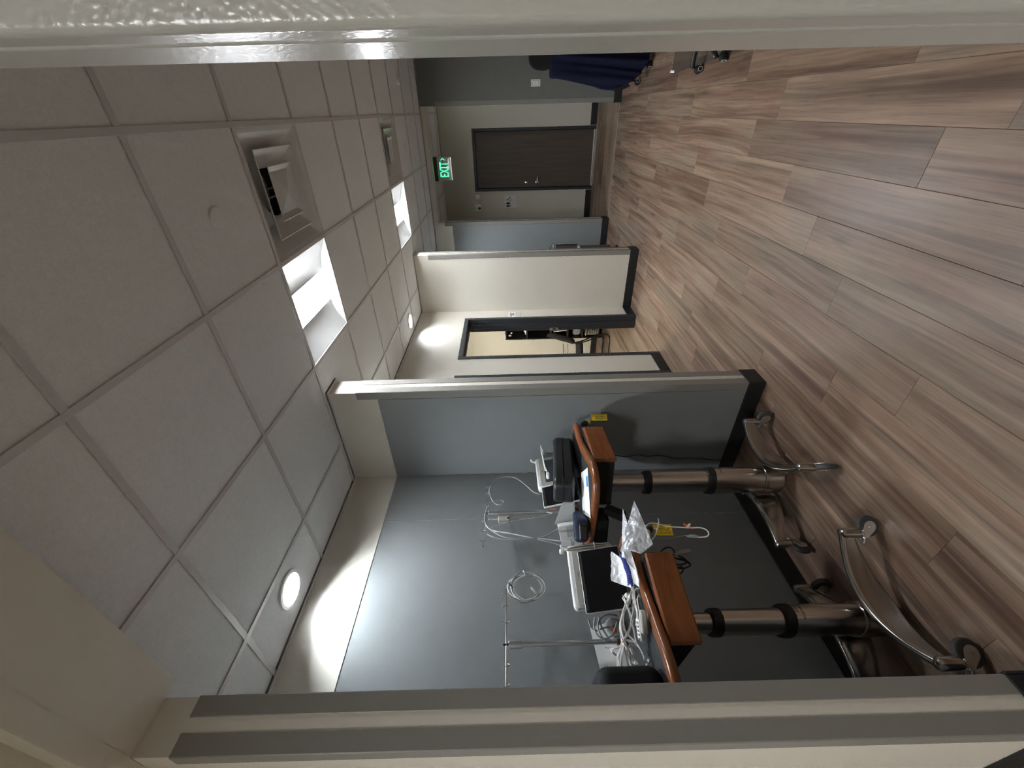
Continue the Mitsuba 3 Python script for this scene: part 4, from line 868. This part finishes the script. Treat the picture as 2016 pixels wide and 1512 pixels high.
# ================================================================== SIGNS AND FITTINGS ON THE WALLS
def put_text(text, h, depth, ex, ez, o, m, parent, name='lettering', bold=False, centre=False):
    t = meshkit.text_mesh(text, h, depth, bold)
    if centre: t.apply_translation((-np.array(t.vertices)[:, 0].max() / 2, 0, 0))
    ey = np.cross(ez, ex); t.apply_transform(frame(ex, ey, ez, o)); return S(name, t, m, False, parent)
k = thing('exit_sign', 'green lit EXIT sign hanging in front of the corridor', 'exit sign')
S('housing', bx(-.925, -.590, 7.172, 7.232, 2.682, 2.738, .004), 'm_dark', 30, k)
S('canopy', bx(-.80, -.71, 7.180, 7.224, 2.738, 2.774, .003), 'm_dark', 30, k)
scene['m_acrylic'] = {'type': 'blendbsdf', 'weight': 0.55, 'a': {'type': 'thindielectric'}, 'b': {'type': 'twosided', 'bsdf': {'type': 'principled', 'base_color': rgb((.62, .66, .64)), 'roughness': .2}}}
pn = S('panel', bx(-.918, -.592, 7.199, 7.205, 2.466, 2.683, .002), 'm_acrylic', 30, k)
e_ = S('edge', bx(-.917, -.593, 7.1985, 7.2055, 2.462, 2.468), 'm_white', False, k); scene[e_]['emitter'] = {'type': 'area', 'radiance': rgb(EXIT_WHITE)}
t_ = meshkit.text_mesh('EXIT', .128, .002, True); v = np.array(t_.vertices); v[:, 0] *= .215 / v[:, 0].max(); t_.vertices = v
t_.apply_transform(frame((1, 0, 0), (0, 0, 1), (0, -1, 0), (-.875, 7.1988, 2.515))); e_ = S('lettering', t_, 'm_white', False, k); scene[e_]['emitter'] = {'type': 'area', 'radiance': rgb(EXIT_GREEN)}
ch = extr(Polygon([(0, 0), (.012, 0), (.034, .030), (.012, .060), (0, .060), (.022, .030)]), .002); ch.apply_transform(frame((1, 0, 0), (0, 0, 1), (0, -1, 0), (-.640, 7.1988, 2.560)))
e_ = S('arrow', ch, 'm_white', False, k); scene[e_]['emitter'] = {'type': 'area', 'radiance': rgb(EXIT_GREEN)}

k = thing('restroom_sign', 'pale restroom sign with black figures beside the brown corridor door', 'sign')
YW = 8.44
S('plate', bx(-1.576, -1.364, YW - .006, YW, 1.432, 1.654, .002), 'm_signgrey', 30, k)
mat('m_signgrey', (0.74, 0.75, 0.76), 0.5, 0.3)
def figure(x, z, s, skirt):
    ps = [Point(0, .088).buffer(.0125, 12)]
    ps += [Polygon([(-.020, .072), (.020, .072), (.026, .036), (.019, .034), (.014, .055), (.026, .018), (.010, .018), (.010, -.018), (.002, -.018), (.002, .018), (-.002, .018), (-.002, -.018), (-.010, -.018), (-.010, .018), (-.026, .018), (-.014, .055), (-.019, .034), (-.026, .036)])] if skirt else \
          [Polygon([(-.022, .072), (.022, .072), (.024, .030), (.017, .030), (.015, .058), (.013, -.020), (.002, -.020), (.001, .020), (-.001, .020), (-.002, -.020), (-.013, -.020), (-.015, .058), (-.017, .030), (-.024, .030)])]
    for p_ in ps:
        m_ = extr(p_.buffer(0), .001); m_.apply_scale((s, s, 1)); m_.apply_transform(frame((1, 0, 0), (0, 0, 1), (0, -1, 0), (x, YW - .006, z))); S('figure', m_, 'm_ink', 30, k)
figure(-1.548, 1.545, .88, False); figure(-1.500, 1.545, .88, True)
from shapely.geometry import LineString
wc = [LineString([(0, .085), (.001, .045), (.030, .045)]).buffer(.0055), LineString([(.028, .046), (.042, .012), (.052, .014)]).buffer(.005), Point(-.004, .098).buffer(.010),
      LineString([(.020 * math.cos(a) * 1.4, .016 + .020 * math.sin(a) * 1.4) for a in np.linspace(2.2, 6.4, 20)]).buffer(.0045)]
for p_ in wc:
    m_ = extr(p_, .001); m_.apply_scale((.92, .92, 1)); m_.apply_transform(frame((1, 0, 0), (0, 0, 1), (0, -1, 0), (-1.436, YW - .006, 1.530))); S('figure', m_, 'm_ink', 30, k)
put_text('ALL GENDER', .014, .0008, (1, 0, 0), (0, -1, 0), (-1.47, YW - .006, 1.486), 'm_cable_grey', k, centre=True)
put_text('RESTROOM', .014, .0008, (1, 0, 0), (0, -1, 0), (-1.47, YW - .006, 1.458), 'm_cable_grey', k, centre=True)

k = thing('alarm_horn', 'white wall alarm with a round dark grille above the restroom sign', 'alarm')
S('plate', bx(-1.628, -1.508, YW - .028, YW, 2.098, 2.228, .006), 'm_greywhite', 30, k)
mat('m_greywhite', (0.84, 0.84, 0.80), 0.45, 0.4)
q = lathe([(.0, 0), (.020, 0), (.024, .003), (.024, .006), (0, .006)], 24); q.apply_transform(frame((1, 0, 0), (0, 0, 1), (0, -1, 0), (-1.575, YW - .028, 2.136))); S('grille', q, 'm_dark', 30, k)
q = lathe([(.0, 0), (.009, 0), (.009, .004), (0, .004)], 16); q.apply_transform(frame((1, 0, 0), (0, 0, 1), (0, -1, 0), (-1.578, YW - .028, 2.186))); S('lamp', q, 'm_rubber', 30, k)
k = thing('wall_sensor', 'small white wall box between the alarm and the brown door frame', 'sensor')
S('case', bx(-1.420, -1.344, YW - .030, YW, 2.118, 2.204, .008), 'm_greywhite', 30, k)
q = lathe([(.0, 0), (.010, 0), (.011, .004), (.007, .009), (0, .010)], 20); q.apply_transform(frame((1, 0, 0), (0, 0, 1), (0, -1, 0), (-1.384, YW - .030, 2.172))); S('lens', q, 'm_gloss_white', 40, k)
k = thing('light_switch', 'white switch plate on the dark grey wall above the blue jacket', 'light switch')
YG = 6.785
S('plate', bx(.246, .326, YG - .006, YG, 1.117, 1.242, .002), 'm_white', 30, k)
S('surround', bx(.259, .313, YG - .0075, YG - .005, 1.136, 1.222, .001), 'm_cable_grey', 30, k)
for z0, z1 in ((1.140, 1.178), (1.181, 1.218)): S('rocker', bx(.263, .309, YG - .010, YG - .006, z0, z1, .0015), 'm_white', 30, k)
k = thing('room_sign', 'small white room sign on the wall beside the open office doorway', 'sign')
S('plate', bx(XL, XL + .006, 4.818, 4.966, 1.470, 1.624, .002), 'm_white', 30, k)
S('insert', bx(XL + .0055, XL + .0075, 4.826, 4.958, 1.478, 1.535, .001), 'm_clear', 30, k)
for z, w in ((1.598, .095), (1.582, .110), (1.566, .060), (1.551, .085)): S('print', bx(XL + .0058, XL + .0066, 4.892 - w / 2, 4.892 + w / 2, z, z + .007), 'm_ink', False, k)

# a dim square light in the corridor ceiling, seen edge-on past the exit sign
troffer(X0 - CS * 2, Y0 + CS * 11, 'dim square light in the corridor ceiling just past the exit sign', (.9, .9, .85))

# ================================================================== OFFICE CHAIRS AT THE RIGHT
def swivel_chair(label, c, yaw, star0, group=None, headrest=True, shift=0.0):
    k = thing('office_chair', label, 'chair', group)
    P = lambda m_: xf(m_, yaw, (*c, 0))
    for i in range(5):
        a = math.radians(star0 + 72 * i); d = np.array([math.cos(a), math.sin(a)])
        pts = [(d[0] * r_, d[1] * r_, z) for r_, z in ((.025, .135), (.11, .128), (.22, .105), (.330, .088), (.360, .078))]
        S('base_leg', P(tube(spl(pts, 14), np.linspace(.024, .0165, 14), 10)), 'm_black', True, k)
        q = math.radians(star0 + 72 * i + 40 + 25 * i); w = np.array([math.cos(q), math.sin(q)]); nrm = np.array([-w[1], w[0]])
        ck = key(k + '__caster'); t0 = np.array([d[0] * .360, d[1] * .360])
        hood = lathe([(0, -.026), (.024, -.024), (.029, -.006), (.026, .012), (.014, .024), (0, .026)], 16); hood.apply_transform(frame((w[0], w[1], 0), (0, 0, 1), (nrm[0], nrm[1], 0), (t0[0] + w[0] * .012, t0[1] + w[1] * .012, .034)))
        scene[ck] = mikit.ply(P(cat(hood, cyl((*t0, .035), (*t0, .082), .008, 10))), 'm_matte_black', 40)
        for s in (-1, 1):
            wl = lathe([(.0, -.008), (.022, -.008), (.0265, -.004), (.0265, .004), (.022, .008), (0, .008)], 20); o = t0 + w * .014 + nrm * .0215 * s
            wl.apply_transform(frame((w[0], w[1], 0), (0, 0, 1), (nrm[0], nrm[1], 0), (o[0], o[1], .0268))); S('wheel', P(wl), 'm_black', 40, ck)
            rg = lathe([(.013, -.0012), (.019, -.0012), (.019, .0012), (.013, .0012)], 20); o = t0 + w * .014 + nrm * .0302 * s
            rg.apply_transform(frame((w[0], w[1], 0), (0, 0, 1), (nrm[0], nrm[1], 0), (o[0], o[1], .0268))); S('wheel_ring', P(rg), 'm_greyplastic', 40, ck)
    S('gas_lift', P(lathe([(0, .09), (.034, .09), (.036, .15), (.028, .16), (.027, .28), (.018, .285), (.018, .42), (0, .42)], 24)), 'm_black', 40, k)
    S('mechanism', P(bx(-.09, .10, -.07, .07, .40, .445, .01)), 'm_black', 30, k)
    P = lambda m_: xf(m_.apply_translation((shift, 0, 0)), yaw, (*c, 0))
    S('seat', P(puck(rounded(.47, .48, .09, 8), .44, .515, .03, 4)), 'm_web', 50, k)
    bk = puck(rounded(.47, .60, .10, 10), -.02, .02, .016, 4); v = np.array(bk.vertices); v[:, 2] += .06 * (v[:, 0] / .23) ** 2; bk.vertices = v
    bk.apply_transform(frame((0, 1, 0), (0, 0, 1), (1, 0, 0), (-.235, 0, .83)))
    S('backrest', P(bk), 'm_web', 50, k)
    S('back_post', P(tube(spl([(-.05, 0, .42), (-.20, 0, .43), (-.285, 0, .52), (-.285, 0, .80)], 16), .022, 10)), 'm_black', 40, k)
    if headrest:
        hd = puck(rounded(.46, .27, .105, 10), -.018, .018, .014, 4); hd.apply_transform(Rz(math.radians(7), (0, 0, 1))); hd.apply_transform(frame((0, 1, 0), (0, 0, 1), (1, 0, 0), (-.265, .015, 1.185))); S('headrest', P(hd), 'm_web', 50, k)
        S('headrest_post', P(bx(-.285, -.27, -.03, .03, 1.05, 1.25, .004)), 'm_black', 30, k)
    for s in (-1, 1):
        S('armrest', P(cat(tube(spl([(-.02, .21 * s, .43), (-.01, .28 * s, .45), (0, .295 * s, .55), (0, .295 * s, .665)], 14), .016, 8), puck(rounded(.24, .08, .03, 5), .655, .685, .01).apply_translation((.02, .295 * s, 0)))), 'm_black', 40, k)
    return k
swivel_chair('black high-backed office chair covered by a blue jacket, against the dark grey wall', (0.585, 5.84), 90, 70)
swivel_chair('black office chair with two feet in view, standing on the clear mat', (0.554, 3.945), 180, -31.5, None, False, -.075)
k = thing('jacket', 'dark blue jacket draped over the office chair by the dark grey wall', 'jacket')
def drape():
    ns, nt = 60, 46; V = []
    hs = np.array([0, .09, .18, .28, .42, .60, 1.0]); hx = np.array([.175, .165, .205, .285, .40, .52, .98]); hz = np.array([.50, .40, .22, .13, .07, .03, .03]); hy = np.array([5.86, 5.66, 5.55, 5.50, 5.47, 5.45, 5.45])
    ts = np.array([0, .09, .18, .35, .6, 1.0]); tx = np.array([.300, .272, .285, .40, .58, .89]); tz = np.array([1.045, 1.068, 1.090, 1.098, 1.100, 1.09]); ty = np.array([5.74, 5.60, 5.555, 5.548, 5.548, 5.56])
    for i in range(ns):
        s = i / (ns - 1); p0_ = np.array([np.interp(s, ts, tx), np.interp(s, ts, ty), np.interp(s, ts, tz)]); p1_ = np.array([np.interp(s, hs, hx), np.interp(s, hs, hy), np.interp(s, hs, hz)])
        for j in range(nt):
            t = j / (nt - 1); q = p0_ * (1 - t) + p1_ * t
            w = .035 * t ** .8
            q[1] += -w * (.6 * math.sin(s * 31 + 1.2 * t) + .5 * math.sin(s * 57 + 2.5 * t + 1)) - .035 * math.sin(math.pi * min(1, t * 3)) * .4
            q[0] += w * .35 * math.sin(s * 23 + 3 * t)
            V.append(q)
    # the part that folds over the top of the backrest and hangs down behind
    V = np.array(V); F = []
    for i in range(ns - 1):
        for j in range(nt - 1):
            a = i * nt + j; F += [(a, a + 1, a + nt + 1), (a, a + nt + 1, a + nt)]
    back = []
    for i in range(ns):
        top = V[i * nt]
        for j in range(8):
            t = j / 7; back.append(top + np.array([0, .02 + .085 * min(1, t * 2.2), .012 * math.sin(math.pi * min(1, t * 2)) - .22 * max(0, t - .35)]))
    o = len(V); V = np.vstack([V, back])
    for i in range(ns - 1):
        F += [(i * nt, (i + 1) * nt, o + (i + 1) * 8), (i * nt, o + (i + 1) * 8, o + i * 8)]
        for j in range(7):
            a = o + i * 8 + j; F += [(a, a + 8, a + 9), (a, a + 9, a + 1)]
    return tm(V, F)
mat('m_jacket', (0.0060, 0.0080, 0.0250), 0.85, 0.15, sheen=0.15)
S('cloth', drape(), 'm_jacket', True, k)
for pts in ([(.215, 5.54, .25), (.285, 5.505, .15), (.30, 5.53, .105), (.225, 5.57, .185)], [(.150, 5.63, .40), (.205, 5.56, .235), (.185, 5.60, .20), (.148, 5.66, .30)]):
    S('lining', sheet(pts, .006, 5), 'm_matte_black', 30, k)
k = thing('chair_mat', 'clear plastic chair mat under the office chair at the right edge', 'chair mat')
scene['m_mat'] = {'type': 'blendbsdf', 'weight': 0.22, 'a': {'type': 'thindielectric'}, 'b': {'type': 'twosided', 'bsdf': {'type': 'principled', 'base_color': rgb((.13, .125, .115)), 'roughness': .25, 'specular': .5}}}
mm = tm([(.245, 4.85, .003), (.295, 3.725, .003), (1.45, 3.78, .003), (1.40, 4.90, .003)], [(0, 1, 2), (0, 2, 3)])
S('sheet', mm, 'm_mat', False, k)
rim = np.array([(.245, 4.85, .0026), (.295, 3.725, .0026), (1.45, 3.78, .0026), (1.40, 4.90, .0026)])
S('edge', cat(*[cyl(a, b, .0024, 6) for a, b in zip(rim, np.roll(rim, -1, 0))]), 'm_mat', 30, k)
for c_, a in (((.262, 4.84), -4), ((.306, 3.745), 4)): S('corner_sticker', xf(bx(-.010, .010, -.055, .055, .0035, .0052, .0006), a, (*c_, 0)), 'm_paper', 30, k)  # painted glints: white strips stand in for light mirrored on the mat edge
tag(S('floor_cord', tube(spl([(.52, 4.06, .30), (.425, 4.10, .235), (.365, 4.11, .205), (.372, 4.10, .170), (.39, 4.10, .150), (.45, 4.10, .12), (.55, 4.10, .02), (.62, 4.3, .006)], 50), .006, 8), 'm_black', True), 'black cord looping beside the office chair on the clear mat', 'cable')

# ================================================================== THE OFFICE BEHIND THE OPEN DOOR
k = thing('bookcase', 'tall black bookcase in the office behind the open door', 'bookcase')
bx0, bx1, by0, by1, bz1 = -3.385, -2.62, 6.40, 6.705, 1.692
S('side', bx(bx0, bx0 + .020, by0, by1, 0, bz1, .001), 'm_black', 30, k); S('side', bx(bx1 - .020, bx1, by0, by1, 0, bz1, .001), 'm_black', 30, k)
S('top', bx(bx0 + .02, bx1 - .02, by0, by1, bz1 - .022, bz1, .001), 'm_black', 30, k); S('back', bx(bx0 + .02, bx1 - .02, by1 - .012, by1, .02, bz1 - .022), 'm_black', 30, k)
for z in (.055, .345, .605, .90, 1.325): S('shelf', bx(bx0 + .02, bx1 - .02, by0 + .005, by1 - .012, z - .020, z, .001), 'm_shelf', 30, k)
mat('m_shelf', (0.030, 0.026, 0.024), 0.5, 0.35)
for (x, z, w, h, a) in ((-3.318, 1.615, .030, .045, 'larger left'), (-3.268, 1.588, .026, .030, 'smaller right')):
    tag(S('sticky_note', xf(bx(-w / 2, w / 2, -.001, .001, -h / 2, h / 2), 0, (x, by0 + .04, z)), 'm_greyplastic', 30), '%s of two pale notes on the top shelf of the black bookcase' % a, 'note', 'notes in the black bookcase')
def book(label, x, y, z, w, d, h, lean, m, grp):
    k_ = thing('book', label, 'book', grp)
    P = lambda q: (q.apply_transform(Rz(math.radians(lean), (0, 1, 0))), q.apply_translation((x, y, z)))[0]
    S('cover', P(cat(bx(0, .002, 0, d, 0, h), bx(w - .002, w, 0, d, 0, h), bx(0, w, d - .002, d, 0, h))), m, 30, k_); S('pages', P(bx(.002, w - .002, .002, d - .002, .002, h - .002)), 'm_paper', 30, k_)
for i in range(3): book('%s of three thin pale books lying flat in the black bookcase' % ('bottom', 'middle', 'topmost')[i], -3.30 + .05 * i, 6.43, 1.327 + .0205 * i, .16, .20, .019, 0, ('m_greyplastic', 'm_paper', 'm_cable_grey')[i], 'books on the black bookcase')
for i in range(2): book('%s of two thin binders leaning on the second shelf of the black bookcase' % ('grey right one', 'beige left one')[i], -3.215 - .03 * i, 6.43, .606 + .002 * i, .014, .22, .24, -5, ('m_cable_grey', 'm_greyplastic')[i], 'binders on the black bookcase')
k = thing('pouch_bag', 'grey-green pouch on a low shelf of the black bookcase', 'pouch')
pm = puck(rounded(.17, .15, .06, 8), 0, .06, .028, 4); pm.apply_transform(frame((1, 0, 0), (0, 0, 1), (0, -1, 0), (-3.280, 6.53, .428))); S('body', pm, 'm_cable_grey', 50, k)
k = thing('basket', 'grey plastic basket with a grid of holes on the lowest shelf of the black bookcase', 'basket')
def grid_panel(w, h, nx, nz, t):
    g = sbox(0, 0, w, h); cw, chh = (w - .02) / nx, (h - .03) / nz
    hl = unary_union([sbox(.01 + cw * (i + .16), .012 + chh * (j + .16), .01 + cw * (i + .84), .012 + chh * (j + .84)) for i in range(nx) for j in range(nz)])
    return extr(g.difference(hl), t)
for nm, o, ex, w in (('front', (-3.325, 6.42, .058), (1, 0, 0), .34), ('end', (-3.325, 6.66, .058), (0, -1, 0), .24), ('end', (-2.985, 6.42, .058), (0, 1, 0), .24), ('rear', (-2.985, 6.66, .058), (-1, 0, 0), .34)):
    q = grid_panel(w, .225, 9, 5, .005); ez = np.cross(ex, (0, 0, 1)); q.apply_transform(frame(ex, (0, 0, 1), ez, o)); S(nm, q, 'm_greyplastic', False, k)
S('rim', cat(bx(-3.337, -2.973, 6.405, 6.428, .270, .290, .004), bx(-3.337, -2.973, 6.652, 6.675, .270, .290, .004), bx(-3.337, -3.318, 6.405, 6.675, .270, .290, .004)), 'm_greyplastic', 30, k)
S('bottom', bx(-3.32, -2.99, 6.42, 6.66, .057, .063), 'm_greyplastic', 30, k)
tag(S('folded_paper', bx(-3.36, -3.29, 6.42, 6.60, 1.693, 1.708, .002), 'm_paper', 30), 'white paper stack on top of the black bookcase', 'paper')
tag(S('thermostat', lathe([(0, 0), (.030, 0), (.032, .004), (.030, .007), (0, .008)], 28).apply_transform(frame((1, 0, 0), (0, 0, 1), (0, -1, 0), (-3.42, 6.72, 1.83))), 'm_cream', 40), 'round cream disc on the office wall above the bookcase', 'thermostat')
k = thing('sled_chair', 'black side chair with tube legs in front of the bookcase', 'chair')
cx_, cy_ = 0.0, 0.0
Q = lambda m_: xf(m_, 28, (-3.25, 6.02, 0))
bk = puck(rounded(.44, .46, .13, 10), -.03, .03, .024, 4); v = np.array(bk.vertices); v[:, 2] += .035 * (v[:, 0] / .22) ** 2; bk.vertices = v
bk.apply_transform(frame((0, 1, 0), (0, 0, 1), (1, 0, 0), (0, 0, .23))); bk.apply_transform(Rz(math.radians(17), (0, 1, 0))); bk.apply_translation((cx_ - .01, cy_, .55)); S('backrest', Q(bk), 'm_web', 50, k)
S('seat', Q(puck(rounded(.46, .46, .10, 8), .43, .485, .022, 4).apply_translation((cx_ - .22, cy_, 0))), 'm_web', 50, k)
for s in (-1, 1):
    y = cy_ + .235 * s
    S('leg', Q(tube(spl([(cx_ - .03, y - .02 * s, .56), (cx_ + .005, y, .40), (cx_ + .095, y, .16), (cx_ + .115, y, .06), (cx_ + .075, y, .014), (cx_ - .05, y, .011), (cx_ - .42, y, .011)], 46), .011, 8)), 'm_black', 40, k)
    S('arm', Q(tube(spl([(cx_ - .03, y, .70), (cx_ - .10, y + .02 * s, .69), (cx_ - .34, y + .02 * s, .68), (cx_ - .42, y + .02 * s, .60), (cx_ - .42, y, .43), (cx_ - .42, y, .03)], 36), .010, 8)), 'm_steel', 40, k)

# what peeks out of the bay beside the corridor
k = thing('folding_stand', 'narrow grey-brown stand with a wire hook and a white corner, peeking past the white partition', 'stand')
S('board', bx(-1.99, -1.648, 5.985, 6.012, .60, .915, .002), 'm_standbrown', 30, k)
mat('m_standbrown', (0.10, 0.088, 0.078), 0.5, 0.3)
S('lower_board', bx(-1.99, -1.660, 5.985, 6.012, .12, .555, .002), 'm_standbrown', 30, k)
S('rail', bx(-1.648, -1.642, 5.98, 6.016, .60, .915, .001), 'm_dark', 30, k)
S('hook', tube([(-1.70, 5.995, 1.0), (-1.618, 5.995, .965), (-1.70, 5.995, .922)], .006, 7), 'm_black', False, k)
S('hook_strip', tube([(-1.70, 5.990, .935), (-1.630, 5.990, .962)], .005, 6), 'm_white', 30, k)
q = extr(Polygon([(-1.70, .545), (-1.70, .602), (-1.648, .598)]), .012); q.apply_transform(frame((1, 0, 0), (0, 0, 1), (0, -1, 0), (0, 5.985, 0))); S('corner_plate', q, 'm_gloss_white', 30, k)
for x in (-1.97, -1.70): S('foot', bx(x - .012, x + .012, 5.90, 6.10, 0, .02, .004), 'm_black', 30, k); S('post', bx(x - .010, x + .010, 5.99, 6.01, .018, .62, .002), 'm_black', 30, k)
